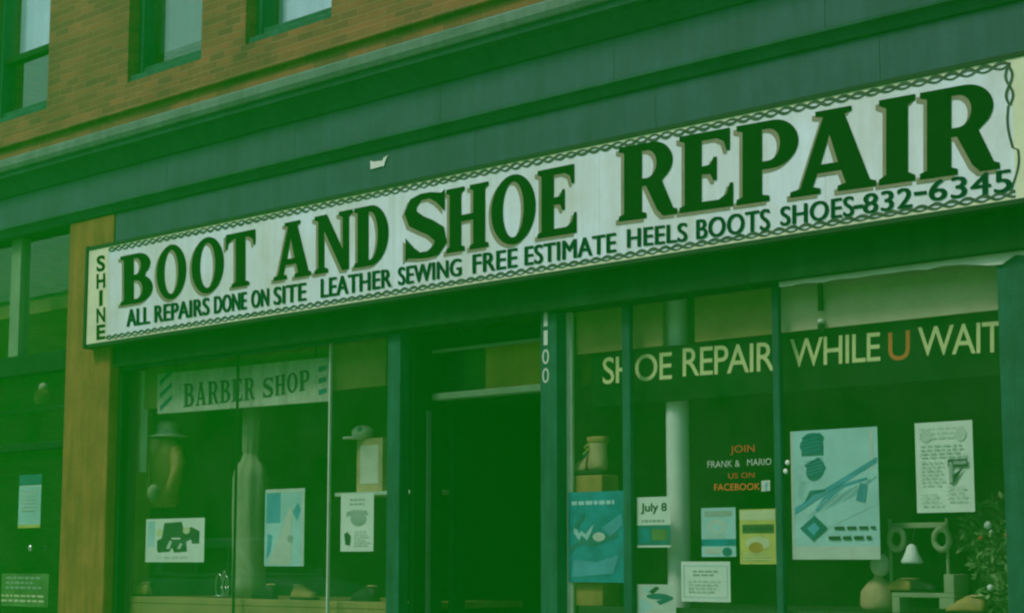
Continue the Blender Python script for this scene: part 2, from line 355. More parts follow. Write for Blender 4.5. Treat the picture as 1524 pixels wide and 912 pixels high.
def sash(x0, x1, kind):
    wf = MB(); z0, z1 = z_winb, z_wtop; a = .055
    wf.box(x0 + .002, x0 + a, .085, .2, z0 + .05, z1, M['teal_frame']); wf.box(x1 - a, x1 - .002, .085, .2, z0 + .05, z1, M['teal_frame'])
    wf.box(x0 + a, x1 - a, .085, .2, z1 - a, z1 - .002, M['teal_frame'])
    wf.box(x0 + a, x1 - a, .10, .2, z0 + .05, z0 + .115, M['teal_frame'])
    fr = wf.build('window', bld, bevel=.006)
    def sub(m_, n_, **k):
        o = m_.build(n_, None, **k); o.parent = fr; o.location = (0, 0, 0); return o
    sub(MB().box(x0 + .002, x1 - .002, .02, .2, z0 + .002, z0 + .048, M['teal_frame']), 'sill', bevel=.006)
    zr = {0: z0 + .50, 1: z0 + .86, 2: z0 + .86}[kind]
    sub(MB().box(x0 + a, x1 - a, .11, .18, zr, zr + .05, M['teal_dark']), 'meeting_rail', bevel=.004)
    sub(MB().add([(x0 + a, .15, z0 + .115), (x1 - a, .15, z0 + .115), (x1 - a, .15, zr), (x0 + a, .15, zr)], [(0, 1, 2, 3)], M['glass_up']), 'pane', recalc=False)
    sub(MB().add([(x0 + a, .13, zr + .05), (x1 - a, .13, zr + .05), (x1 - a, .13, z1 - a), (x0 + a, .13, z1 - a)], [(0, 1, 2, 3)], M['glass_up']), 'pane', recalc=False)
    zb_ = {0: z0 + .58, 1: z0 + .24, 2: z0 + .12}[kind]
    bm_ = M['blind'] if kind != 1 else M['dullblind']
    b_ = MB()
    n = 26
    for i in range(n):
        xa, xb = x0 + .03 + (x1 - x0 - .06) * i / n, x0 + .03 + (x1 - x0 - .06) * (i + 1) / n
        ya, yb = .24 + .006 * math.sin(i * 1.3), .24 + .006 * math.sin((i + 1) * 1.3)
        b_.add([(xa, ya, zb_), (xb, yb, zb_), (xb, yb, z1), (xa, ya, z1)], [(0, 1, 2, 3)], bm_)
    b_.box(x0 + .03, x1 - .03, .232, .252, zb_ - .025, zb_, M['teal_dark'])
    sub(b_, 'blind', recalc=False)
for k, (x0, x1) in enumerate(wins):
    if x1 < XR - .1: sash(x0, x1, k if k < 3 else (k * 2) % 3)
# cornice: ledge face, soffit and cove under it, down to the upper fascia
zl0 = FZ(300, 172, -.22); zl1 = zl0 + .10
zm = FZ(500, 222, -.12)                                   # moulding line
zh = FZ(1300, 401, 0.0)                                   # underside of the shopfront head
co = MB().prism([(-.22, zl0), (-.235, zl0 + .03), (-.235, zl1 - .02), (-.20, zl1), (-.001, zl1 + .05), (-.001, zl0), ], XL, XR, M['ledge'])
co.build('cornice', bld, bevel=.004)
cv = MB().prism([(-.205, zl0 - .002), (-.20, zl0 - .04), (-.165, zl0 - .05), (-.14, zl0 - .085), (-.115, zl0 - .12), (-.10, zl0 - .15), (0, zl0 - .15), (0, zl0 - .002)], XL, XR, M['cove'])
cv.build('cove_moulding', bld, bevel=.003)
fa = MB()
zf1 = zl0 - .152
seams = [XL, -9.8, -8.6, -7.4, -6.2, -4.9, -3.55, -2.25, -.95, .35, 1.65, 2.95, XR]
for a, b in zip(seams[:-1], seams[1:]):
    fa.box(a + .001, b - .001, -.085, 0, zm + .024, zf1, M['teal'])
fa.build('upper_fascia', bld, bevel=.0015)
mo = MB().prism([(-.085, zm + .022), (-.108, zm + .016), (-.110, zm + .002), (-.09, zm - .012), (-.07, zm - .05), (0, zm - .05), (0, zm + .022)], XL, XR, M['cove'])
mo.build('moulding', bld, bevel=.003)
xp0, xp1 = FX(104, 330, -.06), FX(170, 320, -.06)
lf = MB()
for a, b in zip([xp1 + .015, -3.3, -2.0, -.70, .62, 1.9, 3.1], [-3.3, -2.0, -.70, .62, 1.9, 3.1, XR]):
    lf.box(a + .001, b - .001, -.055, .0, zh + .28, zm - .052, M['teal'])
lf.build('lower_fascia', bld, bevel=.0015)
MB().box(xp1 + .015, XR, -.045, .14, zh, zh + .278, M['teal_dark']).build('shopfront_head', bld, bevel=.005)
MB().box(xp0, xp1, -.06, .30, 0, zm - .052, M['tan']).build('pillar', bld, bevel=.012)
MB().box(XR - .5, XR, -.06, .30, 0, zh - .002, M['tan']).build('pillar', bld, bevel=.012)
# body of the building behind the front
bk = MB().box(XL, XR, 7.0, 7.3, 0, ZT, M['brick']); bk.box(XL, XL + .2, .302, 6.998, 0, ZT, M['brick']); bk.box(XL, XL + .3, -.02, .298, 0, zb - .3, M['brick']); bk.box(XR - .2, XR, .302, 6.998, 0, ZT, M['brick'])
bk.box(XL, XR, -.1, 7.3, ZT + .002, ZT + .2, M['concrete'])
bk.build('rear_wall', bld)

# ------------------------------------------------------------------ inside the shop (seen through the glass and the open doorway)
zc = zh + .55
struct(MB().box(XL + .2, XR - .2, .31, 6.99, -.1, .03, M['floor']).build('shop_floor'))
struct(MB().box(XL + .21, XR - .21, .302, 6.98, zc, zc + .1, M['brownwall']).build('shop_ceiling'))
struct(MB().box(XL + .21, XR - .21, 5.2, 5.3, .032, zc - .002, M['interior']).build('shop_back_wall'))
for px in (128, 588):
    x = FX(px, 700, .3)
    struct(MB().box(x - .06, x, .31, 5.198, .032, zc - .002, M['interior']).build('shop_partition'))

# ------------------------------------------------------------------ the shopfront
YG = .06
shop = thing('shopfront', (FX(700, 900), 0, 0), 'teal timber shopfront with open doorway between two display windows', 'shopfront')
zs = .86                                                   # sill of the display windows
def xof(px, Y=0): return FX(px, 640, Y)
x_l0, x_l1 = xp1 + .004, xof(178)
x_d0, x_d1 = xof(576), xof(601)
x_e0, x_e1 = xof(804), xof(836)
x_r0, x_r1 = xof(1491), XR - .505
def post(x0, x1, y0=0, y1=.14, m_='teal_frame', n='post', z0=.0, z1=None):
    return MB().box(x0, x1, y0, y1, z0, (zh - .002) if z1 is None else z1, M[m_]).build(n, shop, bevel=.005)
post(x_l0, x_l1, .01, .14, 'teal_dark')
post(x_d0, x_d1 - .035, y1=.075)
post(x_e0, x_e1 - .035, y1=.075)
post(x_r0, x_r1, y1=.075)
for px0, px1, y0, m_ in ((350, 359, .03, 'teal_dark'), (488, 496, .02, 'paleframe'), (926, 944, .012, 'teal_frame'), (1151, 1167, .012, 'teal_frame')):
    a, b = xof(px0, y0 + .03), xof(px1 - 6, y0 + .03)
    post(a, b, y0 + .03, .072, m_, 'mullion', zs + .06)
post(xof(842, .085), xof(853, .085), .076, .096, 'paleframe', 'post', zs + .06)
def bay(x0, x1):
    MB().box(x0, x1, .012, .13, zs, zs + .058, M['teal_frame']).build('sill', shop, bevel=.005)
    b = MB().box(x0, x1, .03, .13, .14, zs - .002, M['teal_frame']); b.box(x0 + .08, x1 - .08, .018, .0305, .24, zs - .10, M['teal_dark'])
    b.build('stall_riser', shop, bevel=.006)
    MB().box(x0, x1, .0, .13, .0, .138, M['teal_dark']).build('kickboard', shop, bevel=.004)
    MB().add([(x0, YG, zs + .05), (x1, YG, zs + .05), (x1, YG, zh), (x0, YG, zh)], [(0, 1, 2, 3)], M['glass']).build('pane', shop, recalc=False)
bay(x_l1, x_d0); bay(x_e1, x_r0)
# pale peeling strip under the head over the right hand window
ps = []
n = 60
xa, xb = xof(1166), XR - .52
for i in range(n + 1):
    t_ = i / n; ps.append((xa + (xb - xa) * t_, zh - .026 - .010 * math.sin(i * 2.1) * random.random() - (.022 if .27 < t_ < .33 else 0)))
MB().slab([(xa, zh - .003)] + ps + [(xb, zh - .003)], -.012, .0, M['paleframe']).build('trim_strip', shop)
ps = []
xa, xb = x_l1 + .01, xof(572)
for i in range(31): ps.append((xa + (xb - xa) * i / 30, zh - .02 - .004 * math.sin(i * 1.7)))
MB().slab([(xa, zh - .003)] + ps + [(xb, zh - .003)], .002, .012, M['teal_frame']).build('trim_strip', shop)
# doorway: reveals, transom bar, transom light, head
YD = .24
MB().box(x_d1 - .034, x_d1 - .001, .077, YD + .06, 0, zh - .002, M['teal_dark']).build('door_jamb', shop, bevel=.004)
MB().box(x_e0 + .001, x_e0 + .034, .077, YD + .06, 0, zh - .002, M['teal_dark']).build('door_jamb', shop, bevel=.004)
xj0, xj1 = x_d1, x_e0
ztb = FZ(720, 590, YD)
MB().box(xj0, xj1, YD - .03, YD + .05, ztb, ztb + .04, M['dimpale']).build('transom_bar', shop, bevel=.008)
MB().box(xj0, xj1, YD - .02, YD + .05, zh - .10, zh - .004, M['teal_dark']).build('transom_head', shop, bevel=.004)
MB().add([(xj0, YD + .01, ztb + .05), (xj1, YD + .01, ztb + .05), (xj1, YD + .01, zh - .10), (xj0, YD + .01, zh - .10)], [(0, 1, 2, 3)], M['glass']).build('transom_pane', shop, recalc=False)
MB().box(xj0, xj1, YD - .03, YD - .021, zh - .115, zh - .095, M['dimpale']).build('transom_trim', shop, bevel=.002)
# narrow worn strip on the jamb, and the door leaf folded back inside
MB().box(x_d1, x_d1 + .012, .17, .20, .1, ztb - .06, M['ledge']).build('door_stop', shop, bevel=.003)
dr = MB(); hx = x_d1 + .004
dr.box(hx, hx + .04, YD + .10, YD + .20, .05, ztb - .02, M['teal_dark']); dr.box(hx, hx + .04, YD + .84, YD + .95, .05, ztb - .02, M['teal_dark'])
dr.box(hx, hx + .04, YD + .20, YD + .84, ztb - .14, ztb - .02, M['teal_dark']); dr.box(hx, hx + .04, YD + .20, YD + .84, .05, .95, M['teal_dark'])
do = dr.build('door', shop, bevel=.004)
dp = MB().add([(hx + .02, YD + .20, .95), (hx + .02, YD + .84, .95), (hx + .02, YD + .84, ztb - .14), (hx + .02, YD + .20, ztb - .14)], [(0, 1, 2, 3)], M['glass']).build('pane', recalc=False)
dp.parent = do
hn = MB().tube([(hx + .045, YD + .89, 1.0), (hx + .09, YD + .89, 1.02), (hx + .09, YD + .89, 1.18), (hx + .045, YD + .89, 1.2)], .009, M['steel']).build('handle', smooth=True); hn.parent = do
# house number painted down the right hand door post
hn_ = MB()
for ch, y0, y1, xx in (('1', 464, 486, 3), ('1', 492, 514, 3), ('0', 520, 542, 5), ('0', 548, 570, 5)):
    lay(hn_, font_polys(ch, .0), [(812 - xx, y1), (812 + xx, y1 - 1), (812 + xx, y0 - 1), (812 - xx, y0)], -.003, M['paleframe'])
tag(hn_.build('house_number', shop, recalc=False), 'white house number 1100 reading downwards')

# ------------------------------------------------------------------ the neighbouring shopfront at the far left
nb = thing('neighbouring_shopfront', (xp0 - 1, 0, 0), 'dark neighbouring shopfront beyond the tan pillar with pale window bars', 'shopfront')
nx0, nx1 = XL + .02, xp0 - .004
zn = FZ(0, 352, .03)
zr1 = FZ(20, 532, .03); zr2 = FZ(40, 660, .03)
MB().box(nx0, nx1, -.03, .12, zn + .06, zm - .052, M['teal_dark']).build('head', nb, bevel=.005)
nm = MB().box(nx0, nx1, .0, .10, zn, zn + .058, M['dimpale']); nm.build('head_bar', nb, bevel=.004)
MB().box(FX(17, 440, .02), FX(31, 440, .02), .01, .10, zr1 + .002, zn - .002, M['dimpale']).build('mullion', nb, bevel=.004)
MB().box(nx0, nx1, .0, .12, zr1 - .14, zr1, M['teal_dark']).build('rail', nb, bevel=.005)
MB().box(nx0, nx1, .0, .12, zr2 - .05, zr2, M['teal_dark']).build('rail', nb, bevel=.005)
MB().box(nx0, nx1, .0, .12, 0, .75, M['teal_dark']).build('stall_riser', nb, bevel=.005)
MB().box(nx1 - .09, nx1, .0, .12, .752, zn - .002, M['teal_dark']).build('post', nb, bevel=.005)
for a, b in ((zr1, zn), (zr2, zr1 - .14), (.75, zr2 - .05)):
    MB().add([(nx0, .05, a), (nx1, .05, a), (nx1, .05, b), (nx0, .05, b)], [(0, 1, 2, 3)], M['glass']).build('pane', nb, recalc=False)
lk = MB().ball(F(45, 815, -.005), .022, M['steel'], sy=.5); lk.build('lock', nb, smooth=True)

# ------------------------------------------------------------------ the long painted sign
YS = -.13
sign = thing('shop_sign', F(800, 360, YS), 'long white painted board reading boot and shoe repair with chain border', 'sign')
A, B_, C_, D_ = F(127, 516, YS), F(1524, 299, YS), F(1524, 78.5, YS), F(131, 370, YS)
# the board carries on a little past the frame at its right hand end
ext = 1.035
TLx, TLz, BLz = (A.x + D_.x) / 2, D_.z, A.z
TRx = TLx + (C_.x - TLx) * ext; TRz = TLz + (C_.z - TLz) * ext; BRz = BLz + (B_.z - BLz) * ext
def sq(x, v):                                              # point on the sign: x metres along, v 0 bottom .. 1 top
    t_ = (x - TLx) / (TRx - TLx); b = BLz + (BRz - BLz) * t_; t2 = TLz + (TRz - TLz) * t_
    return (x, b + (t2 - b) * v)
def sframe(x0, x1, v0, v1): return [sq(x0, v0), sq(x1, v0), sq(x1, v1), sq(x0, v1)]
bj = [TLx + .012, FX(585, 360, YS), FX(892, 300, YS), FX(1228, 250, YS), TRx - .012]
bm_ = MB()
for a, b in zip(bj[:-1], bj[1:]): bm_.slab(sframe(a + .0008, b - .0008, .02, .98), YS, YS + .05, M['white'])
bm_.build('board', sign)
e = MB()
e.slab(sframe(TLx - .014, TLx + .0115, -.02, 1.02), YS - .012, YS + .065, M['edge']); e.slab(sframe(TRx - .0115, TRx + .014, -.02, 1.02), YS - .012, YS + .065, M['edge'])
e.slab(sframe(TLx + .012, TRx - .012, .981, 1.012), YS - .008, YS + .062, M['edge']); e.slab(sframe(TLx + .012, TRx - .012, -.012, .019), YS - .004, YS + .062, M['edge'])
e.build('sign_frame', sign)
bd = MB()
def sp_(x, v, y): p = sq(x, v); return (p[0], y, p[1])
def quad(mb, x0, x1, v0, v1, y, m_): mb.add([sp_(x0, v0, y), sp_(x1, v0, y), sp_(x1, v1, y), sp_(x0, v1, y)], [(0, 1, 2, 3)], m_)
xe0, xe1 = TLx + .013, FX(160, 440, YS)
quad(bd, xe0, xe1, .022, .978, YS - .0010, M['cream'])
xf0 = FX(1508, 190, YS)
quad(bd, xf0 + .0, TRx - .013, .022, .978, YS - .0010, M['cream'])
quad(bd, xe1 + .001, xf0 - .001, .955, .978, YS - .0010, M['cream'])
quad(bd, xe1 + .001, xf0 - .001, .022, .040, YS - .0010, M['cream'])
def chain(x0, x1, v, amp, wl, y, wid, m_):
    for ph, dy in ((0, 0), (math.pi, -.0005)):
        n = int((x1 - x0) / wl * 12); pv = None; vs = []; fs = []
        for i in range(n + 1):
            x = x0 + (x1 - x0) * i / n; o = math.sin(2 * math.pi * (x - x0) / wl / 2 + ph) * amp * (1 + .12 * math.sin(x * 7)); hw = wid * (1 + .35 * math.sin(x * 41 + ph))
            p = sq(x, v); vs += [(x, y + dy, p[1] + o - hw), (x, y + dy, p[1] + o + hw)]
        fs = [(2 * i, 2 * i + 2, 2 * i + 3, 2 * i + 1) for i in range(n)]
        bd.add(vs, fs, m_)
def chain_v(x, v0, v1, amp, wl, y, wid, m_):
    for ph, dy in ((0, 0), (math.pi, -.0005)):
        z0, z1 = sq(x, v0)[1], sq(x, v1)[1]; n = max(12, int((z1 - z0) / wl * 12)); vs = []
        for i in range(n + 1):
            z = z0 + (z1 - z0) * i / n; o = math.sin(2 * math.pi * (z - z0) / wl / 2 + ph) * amp
            vs += [(x + o - wid, y + dy, z), (x + o + wid, y + dy, z)]
        bd.add(vs, [(2 * i, 2 * i + 1, 2 * i + 3, 2 * i + 2) for i in range(n)], m_)
chain(xe1 + .0, xf0, .940, .0125, .080, YS - .0020, .0062, M['chain'])
chain(xe1 + .0, xf0, .056, .0110, .076, YS - .0020, .0058, M['chain'])
chain_v(xf0 - .01, .66, .945, .016, .085, YS - .0030, .0065, M['chain'])
vs = []
for i in range(31):                                        # wavy line below the short length of chain
    t_ = i / 30; p = sq(xf0 - .018 + .03 * math.sin(t_ * 3.0) * (1 if t_ > .5 else .3) - .012 * math.sin(t_ * 7), .66 - .58 * t_)
    vs += [(p[0] - .006, YS - .0025, p[1]), (p[0] + .006, YS - .0025, p[1])]
bd.add(vs, [(2 * i, 2 * i + 1, 2 * i + 3, 2 * i + 2) for i in range(30)], M['chain'])
bd.build('border', sign, recalc=False)
# main line, one measured slot per letter: letter, x left, x right
SL1 = [('B', 179, 227), ('O', 233, 277), ('O', 285, 333), ('T', 336, 380), ('A', 407, 463), ('N', 468, 525), ('D', 527, 578), ('S', 602, 665), ('H', 664, 727), ('O', 731, 797), ('E', 800, 858)]
SL2 = [('R', 921, 1008), ('E', 1011, 1091), ('P', 1096, 1188), ('A', 1176, 1304), ('I', 1308, 1362), ('R', 1369, 1488)]
def lin(x, x0, y0, x1, y1): return y0 + (x - x0) * (y1 - y0) / (x1 - x0)
for row, top, bot, word in ((SL1[:4], (179, 382, 858, 243), (179, 455, 858, 346), 'BOOT'), (SL1[4:7], (179, 382, 858, 243), (179, 455, 858, 346), 'AND'), (SL1[7:], (179, 382, 858, 243), (179, 455, 858, 346), 'SHOE'), (SL2, (921, 220, 1488, 117), (921, 330, 1488, 251), 'REPAIR')):
    lt = MB()
    for ch, a, b in row:
        ov = 2.5 if ch in 'OS' else 0
        q = [(a, lin(a, *bot) + ov), (b, lin(b, *bot) + ov), (b, lin(b, *top) - ov), (a, lin(a, *top) - ov)]
        lay(lt, GL[ch], q, YS - .0036, M['ink'])
        k = .055 * (lin(a, *bot) - lin(a, *top))
        lay(lt, GL[ch], [(x - k * .75, y + k * .95) for x, y in q], YS - .0022, M['taupe'])
    tag(lt.build('lettering', sign, recalc=False), 'painted word ' + word)
for s_, x0, b0, t0, x1, b1, t1 in (('ALL REPAIRS DONE ON SITE', 189, 486, 461, 455, 447, 420), ('LEATHER SEWING', 478, 443, 415, 686, 410, 384),
        ('FREE ESTIMATE', 704, 407, 379, 916, 375, 346), ('HEELS', 934, 369, 341, 1022, 359, 331), ('BOOTS', 1037, 356.5, 327, 1145, 342, 310),
        ('SHOES', 1162, 336.5, 308, 1270, 321, 291), ('-', 1271, 311, 306, 1284, 309, 304), ('832', 1285, 319, 289, 1357, 308, 278), ('-', 1361, 291, 286, 1378, 289, 284), ('6345', 1383, 300, 269, 1505, 285, 251)):
    n = len(s_); k0 = 0
    for w_ in s_.split(' '):
        u0, u1 = k0 / n, (k0 + len(w_)) / n; k0 += len(w_) + 1
        g0 = .25 / n if u0 > 0 else 0
        xa, xb = x0 + (x1 - x0) * (u0 - g0 * (len(s_.split(' ')) > 1)), x0 + (x1 - x0) * u1
        ya, yb, ta_, tb_ = lin(xa, x0, b0, x1, b1), lin(xb, x0, b0, x1, b1), lin(xa, x0, t0, x1, t1), lin(xb, x0, t0, x1, t1)
        sm = MB(); lay(sm, font_polys(w_, .0, 1.04), [(xa, ya), (xb, yb), (xb, tb_), (xa, ta_)], YS - .0030, M['ink2'], 1.2)
        sm.build('small_lettering', sign, recalc=False)
vt = MB()
for ch, y0, y1 in (('S', 380, 404), ('H', 407, 429), ('I', 432, 455), ('N', 458, 480), ('E', 483, 505)):
    xx = 6.5 if ch != 'I' else 2.6
    lay(vt, font_polys(ch, .03), [(150 - xx, y1 + 1), (150 + xx, y1 - 1), (150 + xx, y0 - 1), (150 - xx, y0 + 1)], YS - .0030, M['ink'])
vt.build('side_lettering', sign, recalc=False)
# scrap of paper left on the fascia above the sign
ps = MB(); p0 = F(565, 242, -.057)
ps.slab([(p0.x + dx, p0.z + dz) for dx, dz in ((-.075, -.03), (.03, -.026), (.04, -.03), (.06, .012), (.078, .03), (.04, .022), (.03, .006), (-.05, .012), (-.078, .022))], -.062, -.058, M['paper'])
tag(ps.build('paper_scrap'), 'small torn white scrap stuck to the teal fascia above the long sign', 'paper scrap')

# ------------------------------------------------------------------ inside: ceilings, bulkheads, columns, hanging boards
YB = .30
zv1 = FZ(880, 527, .14); zv0 = FZ(880, 606, .14)
for q0, q1 in ((858, 986), (1034, 1152)):
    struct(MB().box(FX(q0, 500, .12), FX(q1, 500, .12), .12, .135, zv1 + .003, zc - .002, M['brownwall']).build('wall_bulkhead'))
struct(MB().box(FX(1160, 500, .11), XR - .56, .11, .135, zv1 + .003, zc - .002, M['beige']).build('wall_bulkhead'))  # pale panel set just behind the glass so the window top reads bright
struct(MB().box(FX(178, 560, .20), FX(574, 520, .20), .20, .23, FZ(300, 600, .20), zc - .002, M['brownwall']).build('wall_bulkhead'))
cl = MB(); cx0 = FX(990, 640, .2); cx1 = FX(1027, 640, .2); cr = (cx1 - cx0) / 2 * .72
cc = F(1008.5, 640, .175 + cr)
cl.lathe((cc.x, cc.y, .04), [(cr * 1.3, 0), (cr * 1.3, .12), (cr, .16), (cr, zc - .15), (cr * 1.2, zc - .12), (cr * 1.2, zc - .05)], M['whitecol'], 28)
tag(cl.build('column', smooth=True), 'round white column standing inside behind the while you wait board', 'column')
vb = MB().box(FX(880, 560, .14), XR - .56, .14, .16, zv0, zv1, M['board'])
vs_ = thing('window_sign', (FX(1200, 500, .14), .14, zv0), 'dark green board behind glass with yellow letters and an orange U', 'sign')
vb.build('board', vs_, bevel=.003)
for s_, x0, b0, t0, x1, b1, t1, m_ in (('SHOE', 897, 572, 532, 1000, 564, 523, 0), ('REPAIR', 1016, 560, 518, 1153, 551, 508, 0), ('WHILE', 1176, 547, 505, 1310, 537, 494, 0), ('U', 1322, 537, 495, 1354, 535, 491, 1), ('WAIT', 1366, 530, 487, 1492, 524, 477, 0)):
    vl = MB(); lay(vl, font_polys(s_, .006, .92), [(x0, b0), (x1, b1), (x1, t1), (x0, t0)], .1375, M['orange'] if m_ else M['letter'])
    o_ = vl.build('lettering', vs_, recalc=False)
    if m_: tag(o_, 'orange letter U')
pl = thing('pendant_lamp', F(1222, 440, .09), 'dark pendant lamp hanging above the while you wait board', 'lamp')
pc = F(1222, 478, .09)
MB().tube([(pc.x, pc.y, zc - .005), (pc.x, pc.y, pc.z + .05)], [.006, .014], M['black']).build('cord', pl, smooth=True)
MB().lathe(pc, [(.015, -.010), (.017, 0), (.015, .010)], M['paper'], 16).build('collar', pl, smooth=True)
MB().lathe(pc, [(.010, -.05), (.016, -.04), (.017, -.02), (.014, -.0105)], M['black'], 16).build('lamp_holder', pl, smooth=True)
# barber shop board
bs = thing('hanging_sign', F(360, 580, .15), 'faded pale barber shop board hanging inside the left window', 'sign')
bq = [F(234, 616, .15), F(489, 597, .15), F(489, 531, .15), F(234, 556, .15)]
MB().slab([(p.x, p.z) for p in bq], .15, .165, M['barber']).build('board', bs, bevel=.003)
def word(mb, s_, x0, b0, t0, x1, b1, t1, Y, m_, gap=.12):
    n = len(s_); 
    for i, ch in enumerate(s_):
        u0, u1 = (i + gap / 2) / n, (i + 1 - gap / 2) / n
        xa, xb = x0 + (x1 - x0) * u0, x0 + (x1 - x0) * u1
        lay(mb, GL[ch], [(xa, b0 + (b1 - b0) * u0), (xb, b0 + (b1 - b0) * u1), (xb, t0 + (t1 - t0) * u1), (xa, t0 + (t1 - t0) * u0)], Y, m_)
bw = MB(); word(bw, 'BARBER', 272, 606, 571, 380, 594, 561, .148, M['print'])
bw.build('lettering', bs, recalc=False); bw = MB(); word(bw, 'SHOP', 390, 593, 563, 462, 579, 549, .148, M['print'])
bw.build('lettering', bs, recalc=False)
for end in (0, 1):
    bl = MB()
    for k in range(3):
        a = [(238, 612 - k * 19), (256, 594 - k * 19), (256, 587 - k * 19), (238, 604 - k * 19)] if end == 0 else [(474, 588 - k * 17), (486, 584 - k * 17), (486, 577 - k * 17), (474, 580 - k * 17)]
        bl.add([F(x, y, .1485) for x, y in a], [(0, 1, 2, 3)], M['dteal'])
    bl.build('stripes', bs, recalc=False)
for px in (262, 470):
    p = F(px, 545, .18); MB().tube([(p.x, .18, p.z - .03), (p.x, .18, zc - .002)], .005, M['black']).build('chain', bs)
# dark boxed unit and an ochre panel behind the transom light
ac = thing('air_conditioner', F(665, 550, .4), 'dark boxed air conditioner standing behind the glass over the doorway', 'air conditioner')
a0, a1 = FX(640, 550, .29), FX(722, 550, .29)
az0, az1 = FZ(690, 588, .29), FZ(690, 506, .29)
MB().box(a0, a1, .29, .62, az0, az1, M['black']).build('casing', ac, bevel=.012)
gr = MB()
for i in range(9):
    z = az0 + .04 + (az1 - az0 - .08) * i / 8; gr.box(a0 + .03, a1 - .03, .276, .2885, z - .006, z + .006, M['teal_dark'])
gr.build('grille', ac)
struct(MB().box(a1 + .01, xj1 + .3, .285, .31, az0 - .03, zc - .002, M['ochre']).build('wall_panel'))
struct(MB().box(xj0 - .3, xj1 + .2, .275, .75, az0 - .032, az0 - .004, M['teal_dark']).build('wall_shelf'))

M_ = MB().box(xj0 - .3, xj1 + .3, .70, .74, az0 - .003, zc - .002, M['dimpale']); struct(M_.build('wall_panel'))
# ------------------------------------------------------------------ papers stuck inside the glass
class Paper:
    def __init__(s, name, label, cat, px, Y=.078, base='paper', group=None, tilt=0):
        x0, y0, x1, y1 = px; ym, xm = (y0 + y1) / 2, (x0 + x1) / 2
        s.a, s.b = FX(x0, ym, Y), FX(x1, ym, Y); s.z0, s.z1 = FZ(xm, y1, Y), FZ(xm, y0, Y); s.Y = Y
        s.mb = MB(); s.args = (name, label, cat, group); s.t = R(tilt); s.k = 0
        n = 8
        vs = []
        for j in range(2):
            for i in range(n + 1):
                u = i / n; cu = .004 * (math.sin(u * 3.1 + xm) ** 2)
                vs.append(s.P(u, j, -cu * 0))
        s.mb.add(vs, [(i, i + 1, n + 2 + i, n + 1 + i) for i in range(n)], M[base])
        s.mb.add([s.P(u, v, .0012) for u, v in ((0, 0), (0, 1), (1, 1), (1, 0))], [(0, 1, 2, 3)], M[base])
    def P(s, u, v, dy=0):
        cx, cz = (s.a + s.b) / 2, (s.z0 + s.z1) / 2
        x, z = (u - .5) * (s.b - s.a), (v - .5) * (s.z1 - s.z0)
        return (cx + x * math.cos(s.t) - z * math.sin(s.t), s.Y + dy, cz + x * math.sin(s.t) + z * math.cos(s.t))
    def poly(s, pts, m_):
        s.k += 1; d = -.0006 - .00012 * s.k
        s.mb.add([s.P(u, v, d) for u, v in pts], [tuple(range(len(pts)))], M[m_]); return s
    def rect(s, u0, u1, v0, v1, m_): return s.poly([(u0, v0), (u1, v0), (u1, v1), (u0, v1)], m_)
    def disc(s, u, v, ru, rv, m_, a=0): return s.poly([(u + ru * math.cos(t) * math.cos(a) - ru * math.sin(t) * math.sin(a) * .6, v + rv * math.cos(t) * math.sin(a) + rv * math.sin(t) * math.cos(a)) for t in [2 * math.pi * i / 22 for i in range(22)]], m_)
    def text(s, t, u0, u1, v0, v1, m_, bold=.02):
        s.k += 1; d = -.0006 - .00012 * s.k
        lay3(s.mb, font_polys(t, bold), [Vector(s.P(u, v, d)) for u, v in ((u0, v0), (u1, v0), (u1, v1), (u0, v1))], M[m_]); return s
    def lines(s, u0, u1, v0, v1, n, m_, rag=.25):           # rows of print too small to read: broken word-length strokes
        h = (v1 - v0) / n
        for i in range(n):
            u = u0; end = u1 - random.uniform(0, rag) * (u1 - u0); v = v1 - (i + 1) * h
            while u < end - .03:
                w_ = random.uniform(.05, .14); s.rect(u, min(u + w_, end), v + h * .25, v + h * .7, m_); u += w_ + .03
        return s
    def done(s):
        n, l, c, g_ = s.args; return tag(s.mb.build(n, recalc=False), l, c, g_)
p = Paper('poster', 'large pale blue poster with shoe soles and diagonal lines, in right window', 'poster', (1178, 638, 1308, 832), base='lblue')
p.rect(0, .82, .60, 1, 'lblue').rect(0, 1, 0, .10, 'palegrey').rect(0, .03, 0, 1, 'palegrey').rect(.91, .95, .45, .98, 'palegrey')
p.poly([(.30, .20), (1, .42), (1, .70), (.05, .34)], 'lblue')
p.disc(.25, .88, .14, .07, 'dteal').disc(.27, .93, .13, .05, 'dteal').rect(.13, .39, .80, .90, 'dteal').disc(.29, .69, .12, .085, 'dteal', .5).poly([(.16, .73), (.30, .62), (.42, .70), (.33, .79)], 'dteal')
p.poly([(.04, .35), (.38, .49), (.99, .73), (.99, .77), (.36, .53), (.04, .40)], 'blue').poly([(.30, .36), (.42, .45), (.62, .55), (.88, .60), (.88, .62), (.60, .575), (.38, .48), (.28, .39)], 'blue').poly([(.14, .42), (.26, .50), (.40, .52), (.40, .54), (.22, .53)], 'dteal')
for k in range(9):
    u0 = .12 + .07 * k; p.poly([(u0, .30 + .02 * k), (u0 + .3, .46 + .02 * k), (u0 + .3, .466 + .02 * k), (u0, .304 + .02 * k)], 'blue' if k % 3 else 'palegrey')
for k in range(5):
    p.poly([(.14, .82 + .03 * k), (.36, .85 + .03 * k), (.36, .858 + .03 * k), (.14, .828 + .03 * k)], 'tealprint'); p.poly([(.19, .65 + .025 * k), (.38, .68 + .025 * k), (.38, .686 + .025 * k), (.19, .656 + .025 * k)], 'blue')
p.poly([(.10, .24), (.25, .14), (.42, .24), (.27, .34)], 'dteal').poly([(.18, .24), (.26, .185), (.33, .24), (.27, .285)], 'blue')
p.poly([(.75, .45), (.85, .43), (.88, .56), (.80, .58)], 'blue')
